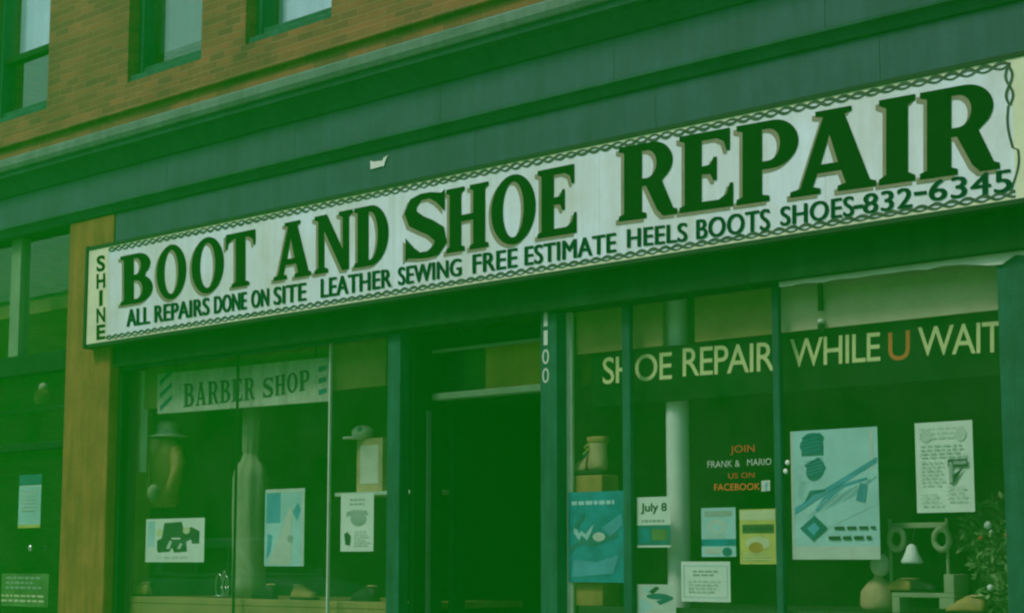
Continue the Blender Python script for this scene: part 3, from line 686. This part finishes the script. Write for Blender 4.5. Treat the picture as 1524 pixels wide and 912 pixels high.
p.lines(.50, .97, .215, .265, 1, 'print', .05).lines(.43, .97, .135, .195, 1, 'print', .02)
p.done()
p = Paper('notice', 'white printed notice with a small black picture, right of large blue poster', 'notice', (1363, 627, 1449, 762))
p.lines(.08, .92, .80, .95, 3, 'palegrey', .1).disc(.20, .85, .10, .07, 'palegrey').disc(.8, .85, .1, .07, 'palegrey').lines(.10, .92, .60, .76, 4, 'palegrey').lines(.10, .52, .30, .58, 7, 'palegrey')
p.rect(.58, .92, .50, .58, 'print').poly([(.70, .42), (.86, .50), (.80, .44), (.68, .32), (.60, .30), (.60, .36)], 'print').rect(.60, .66, .32, .55, 'grey').rect(.68, .9, .52, .56, 'grey')
p.lines(.56, .92, .12, .30, 4, 'palegrey').lines(.1, .5, .08, .22, 3, 'palegrey'); p.done()
p = Paper('notice', 'wide pale certificate with ruled border below the small blue and yellow posters', 'notice', (1014, 835, 1087, 895), base='paper')
p.rect(.06, .94, .10, .12, 'lblue').rect(.06, .94, .88, .90, 'lblue').rect(.05, .07, .1, .9, 'lblue').rect(.93, .95, .1, .9, 'lblue').lines(.25, .8, .62, .80, 2, 'grey', .2).lines(.15, .85, .22, .55, 4, 'palegrey'); p.done()
p = Paper('poster', 'small pale blue poster beside the yellow one and right of white column', 'poster', (1044, 755, 1095, 828), base='lblue')
p.rect(.10, .9, .82, .93, 'grey').disc(.45, .62, .28, .14, 'palegrey').disc(.45, .60, .16, .08, 'lblue').rect(0, 1, .22, .36, 'tealprint').rect(.1, .6, .06, .18, 'palegrey').disc(.75, .10, .14, .09, 'dteal').lines(.1, .9, .38, .48, 2, 'palegrey'); p.done()
p = Paper('poster', 'small yellow poster with a dark band left of the teal mullion', 'poster', (1101, 757, 1155, 839), base='yellow')
p.rect(.02, .98, .80, .98, 'papercream').rect(.08, .95, .56, .72, 'leaf').lines(.1, .92, .58, .70, 1, 'print', .05).disc(.5, .38, .34, .12, 'papercream').disc(.45, .3, .2, .1, 'ochre').lines(.1, .9, .06, .22, 3, 'papercream'); p.done()
p = Paper('card', 'small white and green card with a black heading on the white column', 'card', (948, 739, 998, 814))
p.rect(0, 1, .04, .44, 'dteal').rect(0, 1, 0, .04, 'paper').text('July 8', .12, .9, .66, .88, 'print', .03).lines(.15, .85, .47, .58, 1, 'grey').rect(.1, .4, .1, .38, 'tealprint').rect(.45, .9, .14, .36, 'leaf'); p.done()
p = Paper('poster', 'pale sheet with dark scribbled picture at the foot of the white column', 'poster', (948, 869, 1006, 925), base='palegrey')
p.disc(.55, .68, .30, .08, 'dteal').poly([(.3, .8), (.5, .95), (.6, .9), (.42, .74)], 'print').poly([(.5, .55), (.9, .7), (.95, .62), (.6, .45)], 'dteal').rect(.06, .22, .2, .6, 'lblue').disc(.3, .4, .12, .1, 'lblue').poly([(.2, .9), (.34, .95), (.36, .84), (.22, .72)], 'lblue'); p.done()
p = Paper('poster', 'deep turquoise poster with swirls overlapping the pale door side post', 'poster', (846, 731, 930, 866), Y=.069, base='tealprint')
p.rect(.06, .8, .86, .90, 'blue').lines(.06, .85, .83, .93, 1, 'lblue', .1).poly([(.02, .3), (.2, .42), (.5, .40), (.7, .46), (.9, .5), (.88, .55), (.6, .50), (.3, .5), (.04, .4)], 'dteal').poly([(.1, .55), (.2, .46), (.24, .52), (.34, .46), (.42, .56), (.46, .64), (.40, .60), (.32, .53), (.24, .57), (.19, .54), (.12, .64)], 'lblue').disc(.55, .5, .11, .05, 'palegrey').poly([(.05, .05), (.8, .1), (.9, .3), (.5, .22), (.1, .25)], 'blue').poly([(.6, .6), (.95, .75), (.97, .62), (.75, .5)], 'blue').poly([(.1, .62), (.3, .78), (.28, .7), (.14, .58)], 'dteal'); p.done()
# red and white lettering painted straight on the glass
y_ = .0575
wt = thing('window_lettering', F(1100, 735, y_), 'red white and orange join us lettering on the glass above small posters', 'lettering')
for s_, x0, x1, y0, y1, m_ in (('JOIN', 1087, 1123, 662, 676, 'red'), ('FRANK &', 1053, 1101, 685, 695, 'dimpaper'), ('MARIO', 1112, 1148, 682, 692, 'dimpaper'), ('US ON', 1084, 1123, 703, 711, 'red'), ('FACEBOOK', 1063, 1131, 719, 729, 'orange')):
    wl_ = MB(); lay(wl_, font_polys(s_, .0), [(x0, y1 + .8), (x1, y1 - .8), (x1, y0 - .8), (x0, y0 + .8)], y_, M[m_]); wl_.build('lettering', wt, recalc=False)
wl_ = MB(); wl_.add([F(x, y, y_) for x, y in ((1133, 731), (1146, 730), (1146, 714), (1133, 715))], [(0, 1, 2, 3)], M['dimpaper'])
lay(wl_, font_polys('f', .03), [(1138, 730), (1143, 729.5), (1143, 717), (1138, 717.5)], y_ - .0008, M['blue'])
wl_.build('badge', wt, recalc=False)
st = MB(); 
for px, py in ((1172, 688), (1169, 701)): st.ball(F(px, py, .005), .012, M['paper'], sy=.6)
tag(st.build('window_catch', smooth=True), 'small white catch on the teal mullion left of the large blue poster', 'catch')
# left window
p = Paper('poster', 'pale blue poster with a white leg shape, in left window beside draped form', 'poster', (394, 727, 453, 842), base='lblue')
p.rect(.02, .98, .955, 1, 'palegrey').rect(.04, .40, .56, .95, 'blue').rect(.4, .96, .74, .95, 'lblue').poly([(.1, .02), (.4, .45), (.62, .75), (.74, .74), (.68, .5), (.72, .2), (.66, .02)], 'palegrey').poly([(.7, .7), (.84, .82), (.9, .72), (.82, .58)], 'blue').poly([(.06, .1), (.16, .18), (.2, .4), (.08, .42)], 'blue').disc(.66, .35, .07, .05, 'grey').rect(.94, 1, 0, .95, 'palegrey'); p.done()
p = Paper('sign_card', 'white card with a dark cartoonish blot of boots, low in left window', 'card', (217, 771, 304, 836))
p.rect(.03, .16, .35, .95, 'lblue').poly([(.2, .3), (.2, .5), (.28, .55), (.32, .9), (.62, .92), (.66, .7), (.78, .8), (.92, .7), (.92, .42), (.8, .42), (.78, .52), (.7, .46), (.72, .24), (.5, .22), (.46, .34), (.42, .24), (.22, .22)], 'print').rect(.45, .6, .52, .56, 'paper').disc(.24, .68, .06, .10, 'papercream').disc(.70, .72, .06, .08, 'papercream').poly([(.36, .3), (.42, .5), (.46, .48), (.42, .3)], 'palegrey').poly([(.55, .3), (.6, .44), (.64, .42), (.6, .3)], 'palegrey').lines(.2, .9, .06, .16, 1, 'palegrey'); p.done()
p = Paper('notice', 'white handbill with grey portrait oval, right of the pale window bar', 'notice', (507, 734, 556, 820))
p.lines(.28, .75, .78, .93, 2, 'grey', .1).poly([(.18, .68), (.4, .72), (.8, .70), (.85, .62), (.7, .64), (.7, .52), (.35, .52), (.3, .62), (.18, .6)], 'grey').disc(.55, .56, .24, .12, 'grey').poly([(.12, .3), (.22, .34), (.32, .26), (.3, .1), (.16, .12)], 'print').lines(.42, .92, .08, .36, 6, 'palegrey'); p.done()
p = Paper('card', 'pale blue and white card on the dark neighbouring window', 'card', (28, 706, 61, 785), Y=.058)
p.rect(0, 1, .80, 1, 'dteal').rect(0, 1, .06, .78, 'lblue').rect(.0, 1, 0, .06, 'yellow').lines(.12, .9, .3, .72, 6, 'palegrey'); p.done()
p = Paper('notice', 'faint green notice with pale text rows, low on neighbouring window', 'notice', (2, 853, 72, 902), Y=.058, base='leaf')
p.lines(.1, .9, .5, .95, 3, 'grey', .3).lines(.02, .98, .1, .4, 2, 'papercream', .05); p.done()

# ------------------------------------------------------------------ goods standing in the windows
zw = FZ(250, 888, .14)
struct(MB().box(x_l1 - .02, x_d0, .12, 1.1, zw - .04, zw, M['wood']).build('shop_shelf_floor', bevel=.004))
MBs = MB().box(x_l1 - .02, x_d0, .12, .15, .04, zw - .042, M['wood']); struct(MBs.build('shop_shelf_wall'))
zw2 = FZ(1380, 905, .2)
struct(MB().box(x_e1 + .02, XR - .56, .10, 1.1, zw2 - .06, zw2 - .02, M['interior']).build('shop_shelf_floor', bevel=.004))
# curtain at the left edge
cu = MB(); n = 40
c0, c1 = FX(183, 600, .2), FX(220, 600, .2); zt_, zb_ = zh - .005, FZ(200, 705, .2)
vs = []
for i in range(n + 1):
    u = i / n; y = .2 + .018 * math.sin(u * 22); vs += [(c0 + (c1 - c0) * u, y, zb_ + .01 * math.sin(u * 9)), (c0 + (c1 - c0) * u, y, zt_)]
cu.add(vs, [(2 * i, 2 * i + 2, 2 * i + 3, 2 * i + 1) for i in range(n)], M['cloth'])
tag(cu.build('curtain', smooth=True, recalc=False), 'narrow pale curtain at the pillar side of the left window', 'curtain')
# brown jacket on a stand with a pale hat above
jc = F(240, 700, .36); u_ = 1 / 265.0
jt = thing('jacket_stand', (jc.x, jc.y, zw), 'brown leather jacket on a stand under a pale hat', 'jacket')
j = MB(); zj = jc.z
j.lathe((jc.x, jc.y, zj), [(.13, -.25), (.165, -.22), (.155, -.10), (.165, .02), (.185, .12), (.17, .175), (.10, .215), (.06, .235), (.065, .27)], M['leather'], 26, 1, .55)
for k in range(len(j.v)):                                  # folds
    v = j.v[k]; a = math.atan2(v[1] - jc.y, v[0] - jc.x); q = 1 + .05 * math.sin(a * 5 + v[2] * 9); j.v[k] = (jc.x + (v[0] - jc.x) * q, jc.y + (v[1] - jc.y) * q, v[2])
j.build('jacket', jt, smooth=True)
MB().slab([(jc.x - .012, zj - .2), (jc.x + .012, zj - .2), (jc.x + .02, zj + .2), (jc.x - .02, zj + .2)], jc.y - .113, jc.y - .10, M['tanleather']).build('placket', jt)
for sg in (-1, 1):
    MB().slab([(jc.x + sg * .02, zj + .22), (jc.x + sg * .10, zj + .20), (jc.x + sg * .07, zj + .10), (jc.x + sg * .03, zj + .13)], jc.y - .118, jc.y - .08, M['tanleather']).build('lapel', jt)
    MB().tube([(jc.x + sg * .165, jc.y, zj + .15), (jc.x + sg * .205, jc.y - .01, zj + .05), (jc.x + sg * .21, jc.y - .03, zj - .08), (jc.x + sg * .19, jc.y - .06, zj - .19)], [.045, .055, .05, .045], M['leather'], 14).build('sleeve', jt, smooth=True)
MB().tube([(jc.x, jc.y, zw + .001), (jc.x, jc.y, zj - .23)], .018, M['black']).build('pole', jt, smooth=True)
tag(MB().ball((jc.x + .15, jc.y - .16, zj - .16), .042, M['dimcloth'], jig=.12, sz=1.4).build('glove', jt, smooth=True), 'pale glove')
hp = F(250, 643, .36)
hat = MB().lathe((hp.x, hp.y, hp.z), [(.02, -.03), (.155, -.035), (.16, -.025), (.09, -.01), (.085, .05), (.06, .075), (.01, .07)], M['cloth'], 24, 1, .8)
tag(hat.build('hat', jt, smooth=True), 'pale brimmed hat')
MB().tube([(jc.x, jc.y, zj + .25), (hp.x, hp.y, hp.z - .02)], .03, M['tanleather']).build('neck_post', jt, smooth=True)
# pale draped form
df = F(371, 800, .34)
d_ = MB(); z0 = zw + .001 - df.z
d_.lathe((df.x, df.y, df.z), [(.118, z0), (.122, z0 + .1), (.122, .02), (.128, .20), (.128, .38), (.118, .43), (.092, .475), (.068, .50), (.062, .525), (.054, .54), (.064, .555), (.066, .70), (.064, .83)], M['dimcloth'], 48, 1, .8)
for k in range(len(d_.v)):
    v = d_.v[k]; a = math.atan2(v[1] - df.y, v[0] - df.x); q = 1 + .045 * math.sin(a * 9 + 2 * math.sin(v[2] * 4)) + .03 * math.sin(a * 4 + v[2] * 6); d_.v[k] = (df.x + (v[0] - df.x) * q, df.y + (v[1] - df.y) * q, v[2])
tag(d_.build('draped_form', smooth=True), 'tall pale draped form with narrow neck behind the blue poster', 'display form')
# wire loop stand
wr = thing('wire_stand', F(328, 900, .45), 'small looped wire stand between white card and draped form', 'stand')
wc = F(330, 865, .45)
wbm = MB()
for k, (ox, rx, rz) in enumerate(((-.03, .035, .08), (.03, .03, .07), (.0, .02, .10))):
    wbm.tube([(wc.x + ox + rx * math.cos(t), .45 + .01 * k, wc.z - .03 + rz * math.sin(t)) for t in [2 * math.pi * i / 20 for i in range(21)]], .005, M['steel'], 6)
wbm.tube([(wc.x, .455, wc.z - .1), (wc.x, .455, zw + .002)], .006, M['steel'], 6)
wbm.lathe((wc.x, .455, zw + .002), [(.06, 0), (.06, .008), (.01, .012)], M['steel'], 16)
wbm.build('wire_frame', wr, smooth=True)
# right part of the left window: ledge, pale panel, cap
lz = FZ(530, 732, .30)
lg = MB().box(FX(498, 732, .30), x_d0 - .002, .30, .56, lz - .022, lz, M['paleframe'])
tag(lg.build('shelf', bevel=.003), 'narrow pale shelf right of the pale window bar', 'shelf')
pn = MB().box(FX(531, 690, .36), FX(569, 690, .36), .36, .40, lz + .002, FZ(550, 652, .36), M['tanleather'])
pn.box(FX(536, 690, .359), FX(564, 690, .359), .3575, .3595, lz + .05, FZ(550, 662, .36), M['cloth'])
tag(pn.build('shoe_box', bevel=.004), 'upright tan box standing on the narrow pale shelf', 'box')
cp = F(537, 628, .38); ztop = FZ(550, 652, .36)
cb = MB(); cb.ball((cp.x + .02, .38, ztop + .040), .078, M['barber'], 18, 1, .8, .58)
cb.ball((cp.x + .045, .335, ztop + .05), .022, M['dteal'], 12, 1, .6, 1)
cb.lathe((cp.x - .045, .37, ztop + .012), [(.01, -.006), (.085, -.008), (.08, .004), (.01, .01)], M['cloth'], 18, 1, .8)
tag(cb.build('cap', smooth=True), 'pale peaked cap on top of the upright tan box', 'cap')
# right window, next to the doorway: boot on a box
bz = F(888, 700, .16)
bt = thing('work_boot', (bz.x, bz.y, bz.z), 'tan suede boot above the turquoise poster', 'boot')
kx = .0042
up = [(-.14, 0), (.05, 0), (.06, .05), (.055, .16), (-.035, .165), (-.04, .10), (-.07, .07), (-.13, .055), (-.15, .03)]
b_ = MB(); ring = []
for x, zt2, hwid in ((-.150, .022, .018), (-.135, .045, .036), (-.105, .058, .044), (-.07, .070, .043), (-.045, .095, .038)):
    ring.append([(bz.x + x, .16 + hwid * math.cos(R(a)), bz.z + max(0, zt2 * math.sin(R(a)))) for a in range(0, 360, 20)])
vs = [p for r_ in ring for p in r_]; n = 18
b_.add(vs, [(i * n + k, i * n + (k + 1) % n, (i + 1) * n + (k + 1) % n, (i + 1) * n + k) for i in range(4) for k in range(n)] + [tuple(range(n))], M['tanleather'])
b_.lathe((bz.x + .008, .16, bz.z), [(.052, 0), (.056, .03), (.052, .08), (.050, .11), (.054, .15), (.056, .165), (.050, .168)], M['tanleather'], 20, 1.1, .75)
b_.build('upper', bt, smooth=True)
MB().lathe((bz.x + .008, .16, bz.z), [(.0575, .146), (.0585, .15), (.0585, .172), (.0575, .174)], M['leather'], 20, 1.1, .76).build('cuff', bt, smooth=True)
MB().slab([(bz.x + x, bz.z + z) for x, z in [(-.155, -.025), (.065, -.025), (.065, -.002), (-.155, -.002)]], .115, .205, M['black']).build('sole', bt, bevel=.006)
MB().tube([(bz.x - .05, .116, bz.z + .085), (bz.x - .02, .116, bz.z + .11), (bz.x - .045, .116, bz.z + .12), (bz.x - .015, .116, bz.z + .14)], .004, M['yellow'], 6).build('laces', bt)
bx = MB().box(bz.x - .14, bz.x + .09, .10, .23, zw2 - .019, bz.z - .026, M['leather'])
tag(bx.build('display_stand', bevel=.005), 'brown upright display stand under the tan suede boot', 'stand')
tb = MB().box(bz.x - .17, bz.x - .09, .23, .25, bz.z + .02, bz.z + .10, M['blue']); tb.box(bz.x - .14, bz.x - .12, .232, .248, zw2 - .019, bz.z + .019, M['black'])
tag(tb.build('price_tag'), 'small blue tag on a stick behind the tan boot', 'tag')
# rack with hanging rings
rk = thing('goods_rack', F(1370, 800, .22), 'low metal rack with two hanging rings under the white notice', 'rack')
ra, rb = F(1325, 782, .22), F(1410, 782, .22)
MB().box(ra.x, rb.x, .21, .23, ra.z - .012, ra.z + .012, M['dimcloth']).build('rail', rk, bevel=.003)
for px in (1325, 1410): MB().tube([(FX(px, 800, .22), .22, zw2 - .019), (FX(px, 800, .22), .22, ra.z + .03)], .008, M['dimcloth']).build('post', rk)
for px in (1335, 1402):
    c = F(px, 802, .20); MB().tube([(c.x + .038 * math.cos(t), .198, c.z + .045 * math.sin(t)) for t in [2 * math.pi * i / 24 for i in range(25)]], .014, M['dimcloth'], 8, False).build('ring', rk, smooth=True)
c = F(1357, 826, .17)
bl_ = MB().lathe((c.x, c.y, c.z), [(.045, -.035), (.048, -.025), (.03, .01), (.02, .04), (.008, .05)], M['paper'], 18)
tag(bl_.build('bell', rk, smooth=True), 'small white bell')
MB().tube([(c.x, c.y, c.z + .05), (c.x, .205, ra.z - .012)], .003, M['black'], 6).build('cord', rk)
fg = F(1308, 880, .20)
fi = MB().lathe((fg.x, fg.y, zw2 - .019), [(.07, 0), (.085, .03), (.08, .09), (.05, .13), (.022, .15), (.02, .165)], M['tanleather'], 20)
fi.ball((fg.x + .01, fg.y, zw2 + .19), .045, M['cloth'], sz=1.2)
tag(fi.build('figurine', smooth=True), 'round tan figurine with pale head below the large blue poster', 'figurine')
def shoe(x, y, z, face, m_, label, group=None, k=1.0):
    sh_ = thing('shoe', (x, y, z), label, 'shoe', group); q = MB(); ring = []
    for u, h_, w_ in ((-.125, .02, .018), (-.11, .04, .034), (-.08, .05, .040), (-.04, .065, .036), (0, .085, .032), (.05, .085, .034), (.09, .075, .034), (.108, .05, .026)):
        ring.append([(x + face * u * k, y + w_ * k * math.cos(R(a)), z + .014 * k + max(0, h_ * k * math.sin(R(a)))) for a in range(0, 360, 24)])
    n = 15; q.add([p for r_ in ring for p in r_], [(i * n + e, i * n + (e + 1) % n, (i + 1) * n + (e + 1) % n, (i + 1) * n + e) for i in range(7) for e in range(n)] + [tuple(range(n)), tuple(range(7 * n, 8 * n))], m_)
    q.build('upper', sh_, smooth=True)
    MB().slab([(x + face * a * k, z + b * k) for a, b in ((-.13, 0), (.04, 0), (.045, .004), (.05, 0), (.112, 0), (.112, .0135), (-.13, .0135))], y - .032 * k, y + .032 * k, M['black']).build('sole', sh_, bevel=.004)
    MB().lathe((x + face * .06 * k, y, z + .092 * k), [(.03 * k, 0), (.034 * k, .006 * k), (.028 * k, .011 * k)], M['tanleather'], 16, 1.3, .8).build('cuff', sh_, smooth=True)
    return sh_
ta, tb_ = F(1327, 884, .14), F(1420, 884, .14)
tr_ = MB().box(ta.x, tb_.x, .14, .26, ta.z - .012, ta.z + .008, M['dimcloth']); tr_.box(tb_.x - .05, tb_.x, .14, .26, ta.z + .009, ta.z + .09, M['dimcloth']); tr_.box(tb_.x - .075, tb_.x, .138, .26, ta.z - .06, ta.z - .013, M['dimcloth'])
tr_.box(ta.x, ta.x + .04, .14, .26, zw2 - .019, ta.z - .0125, M['dimcloth'])
tag(tr_.build('display_tray', bevel=.003), 'pale stepped tray beside the small ornament tree', 'tray')
for px, yy, m_, lb in ((1338, .20, 'leather', 'brown shoe on the left end of the pale stepped tray'), (1372, .21, 'black', 'black shoe in the middle of the pale stepped tray')):
    p = F(px, 870, yy); shoe(p.x, yy, ta.z + .009, 1 if px < 1350 else -1, M[m_], lb, k=.62)
p = F(1440, 900, .16); shoe(p.x, .16, zw2 - .019, 1, M['leather'], 'brown shoe on the shelf between the pale tray and the plant', k=.8)
for px, yy, m_, lb in ((395, .20, 'black', 'black shoe on the wooden shelf left of the pale window bar'), (452, .21, 'leather', 'brown shoe on the wooden shelf next to the pale window bar'), (210, .2, 'leather', 'brown shoe on the wooden shelf below the white blot card'), (545, .2, 'black', 'black shoe on the wooden shelf below the white handbill')):
    p = F(px, 880, yy); shoe(p.x, yy, zw + .002, -1 if px == 452 else 1, M[m_], lb, k=.9)
# small tree with ornaments at the right
tx = F(1492, 830, .32)
tt = thing('ornament_tree', (tx.x, tx.y, zw2), 'small leafy indoor tree with ornaments beside the right hand post', 'plant')
MB().tube([(tx.x, tx.y, zw2 - .019), (tx.x + .01, tx.y, tx.z - .1), (tx.x, tx.y, tx.z + .16)], [.02, .014, .006], M['wood']).build('trunk', tt, smooth=True)
lf_ = MB()
cl_ = [(F(px, py, Y_), r_) for px, py, Y_, r_ in ((1462, 782, .22, .10), (1500, 775, .3, .13), (1448, 806, .25, .07), (1490, 815, .2, .12), (1518, 800, .25, .14), (1470, 842, .22, .08), (1512, 850, .2, .14), (1490, 885, .25, .12), (1455, 768, .3, .06), (1525, 885, .22, .14), (1540, 830, .3, .15))]
for c0_, r_ in cl_:
    for i in range(int(2200 * r_)):
        d = Vector((random.gauss(0, 1), random.gauss(0, .8), random.gauss(0, 1))).normalized() * r_ * random.random() ** .45
        c = c0_ + d; c.y = max(c.y, .085)
        d = (d.normalized() + Vector((random.gauss(0, .6), random.gauss(0, .6), random.gauss(0, .6)))).normalized(); e_ = d.cross(Vector((random.gauss(0, 1), random.gauss(0, 1), random.gauss(0, 1)))).normalized()
        l, w_ = random.uniform(.025, .06), random.uniform(.005, .012)
        lf_.add([c - d * l * .5, c + e_ * w_, c + d * l * .5, c - e_ * w_], [(0, 1, 2, 3)], M['leaf' if random.random() < .75 else 'paleleaf'])
lf_.build('crown', tt, recalc=False)
for px, py, m_, rr in ((1470, 781, 'paper', .022), (1476, 792, 'paper', .014), (1474, 874, 'paper', .018), (1500, 796, 'red', .018), (1460, 800, 'red', .016), (1512, 858, 'palegrey', .022)):
    MB().ball(F(px, py, .14), rr * .8, M[m_]).build('bauble', tt, smooth=True)
# round pot in the neighbour's window
np_ = F(64, 592, .30)
pt = MB().ball(np_, .07, M['leather'], jig=.02); pt.ball((np_[0] + .0, np_[1], np_[2] + .075), .035, M['cloth'], jig=.1)
pt.lathe((np_[0], np_[1], np_[2] - .065), [(.05, -.01), (.05, .01)], M['black'], 14)
tag(pt.build('pot', smooth=True), 'small brown round pot with pale top behind neighbouring glass', 'pot')
ns = MB().box(nx0 + .02, nx1 - .1, .2, .4, np_[2] - .10, np_[2] - .0755, M['black'])
tag(ns.build('shelf'), 'dark shelf under the brown pot in the neighbouring window', 'shelf')

# ------------------------------------------------------------------ across the street (seen only in the panes)
ob = thing('brick_building', (-20, -22, 0), 'plain brick building across the street, mirrored in the window panes', 'building')
MB().box(-60, 12, -24, -20, -.13, 8.5, M['brick']).build('wall', ob)
MB().box(-60.2, 12.2, -24.2, -19.8, 8.502, 8.9, M['concrete']).build('roof', ob)
w0 = None
for i in range(22):
    for z in (.8, 4.6):
        x = -58 + i * 3.2
        if w0 is None: w0 = MB().box(0, 1.6, -20.0, -19.93, 0, 2.4, M['black']).build('window', ob); c = w0
        else: c = w0.copy(); COL.objects.link(c); c.parent = ob
        c.location = Vector((x, 0, z)) - ob.location

# pale van-like car parked across the street, whose screen edge and bonnet show as a reflection low in the left window
ycar = -15.85; KZ, KX = 1.24, 1.12
xc = F(432, 842, .12 - ycar).x                              # foot of the windscreen, met through its mirror image
M['car'] = paint('silver_white_car_paint', (.80, .83, .83), .25, .04, 3, .0, spec=.6)
M['tyre'] = paint('tyre_rubber', (.02, .02, .02), .9, .2, 9, .1)
M['carglass'] = paint('dark_car_glass', (.012, .018, .016), .3, .1, 3, .0, spec=.15)
car = thing('parked_car', (xc, ycar, -.139), 'tall silver white estate car parked across the street, mirrored low in the left window', 'car')
hw = .86
def bodyslab(prof, y0, y1, m_): return MB().slab([(xc + x * KX, z * KZ - .139) for x, z in prof], y0, y1, M[m_])
bodyslab([(-3.35, .35), (-3.38, .8), (-3.25, 1.12), (-.1, 1.16), (.5, 1.12), (1.05, 1.02), (1.22, .80), (1.22, .38), (1.08, .30), (-3.2, .30)], ycar - hw, ycar + hw, 'car').build('body', car, bevel=.07)
bodyslab([(-3.18, 1.165), (-3.0, 1.62), (-2.7, 1.74), (-1.3, 1.78), (-.85, 1.74), (-.02, 1.175)], ycar - hw + .12, ycar + hw - .12, 'car').build('cabin', car, bevel=.06)
for sg in (-1, 1):
    y = ycar + sg * (hw - .118)
    for w0_, w1_ in (((-2.95, 1.22), (-1.92, 1.22)), ((-1.84, 1.22), (-.98, 1.22)), ((-.92, 1.22), (-.22, 1.22))):
        a, b = w0_[0], w1_[0]; ta = a + .10 if a < -2.9 else a; tb = b if b < -.5 else b - .56
        MB().slab([(xc + a * KX, 1.22 * KZ - .139), (xc + b * KX, 1.22 * KZ - .139), (xc + tb * KX, 1.64 * KZ - .139), (xc + ta * KX, 1.62 * KZ - .139)], y - .004, y + .004, M['carglass']).build('window', car)
    for x in (.55, -2.55):
        wv = MB(); wv.tube([(xc + x * KX, ycar + sg * (hw - .18), .19), (xc + x * KX, ycar + sg * (hw + .012), .19)], .33, M['tyre'], 28); wo = wv.build('wheel', car, bevel=.02)
        rm = MB().tube([(xc + x * KX, ycar + sg * (hw + .013), .19), (xc + x * KX, ycar + sg * (hw + .022), .19)], .21, M['steel'], 24).build('rim'); rm.parent = wo
    MB().box(xc + 1.12 * KX, xc + 1.235 * KX, ycar + sg * .80, ycar + sg * .50,   .72, .90, M['paper']).build('headlight', car, bevel=.02)
    MB().box(xc - .32 * KX, xc - .18 * KX, ycar + sg * (hw + .01), ycar + sg * (hw + .17), 1.30, 1.46, M['car']).build('mirror', car, bevel=.03)
ws = MB(); n_ = Vector((.565, 0, .83)).normalized() * .006
ws.add([Vector((xc + x * KX, ycar + y, z * KZ - .139)) + n_ for x, y, z in ((-.80, -.60, 1.70), (-.80, .60, 1.70), (-.08, .68, 1.22), (-.08, -.68, 1.22))], [(0, 1, 2, 3)], M['carglass']); ws.build('windscreen', car)
MB().box(xc + 1.15 * KX, xc + 1.30 * KX, ycar - .82, ycar + .82, .22, .42, M['black']).build('bumper', car, bevel=.03)

# ------------------------------------------------------------------ green tinged haze added to imitate an overall green colour wash
hm = bpy.data.materials.new('added_green_veil'); hm.use_nodes = True; t = hm.node_tree
for n in list(t.nodes):
    if n.type != 'OUTPUT_MATERIAL': t.nodes.remove(n)
pv = t.nodes.new('ShaderNodeVolumePrincipled'); pv.inputs['Color'].default_value = (.012, .90, .03, 1); pv.inputs['Density'].default_value = .020
t.links.new(pv.outputs[0], t.nodes['Material Output'].inputs['Volume'])
hz = MB().box(-71, 71, -71, 71, -1.14, 10.0, hm).build('veil'); tag(hz, 'added thin green haze over the whole street', kind='stuff')
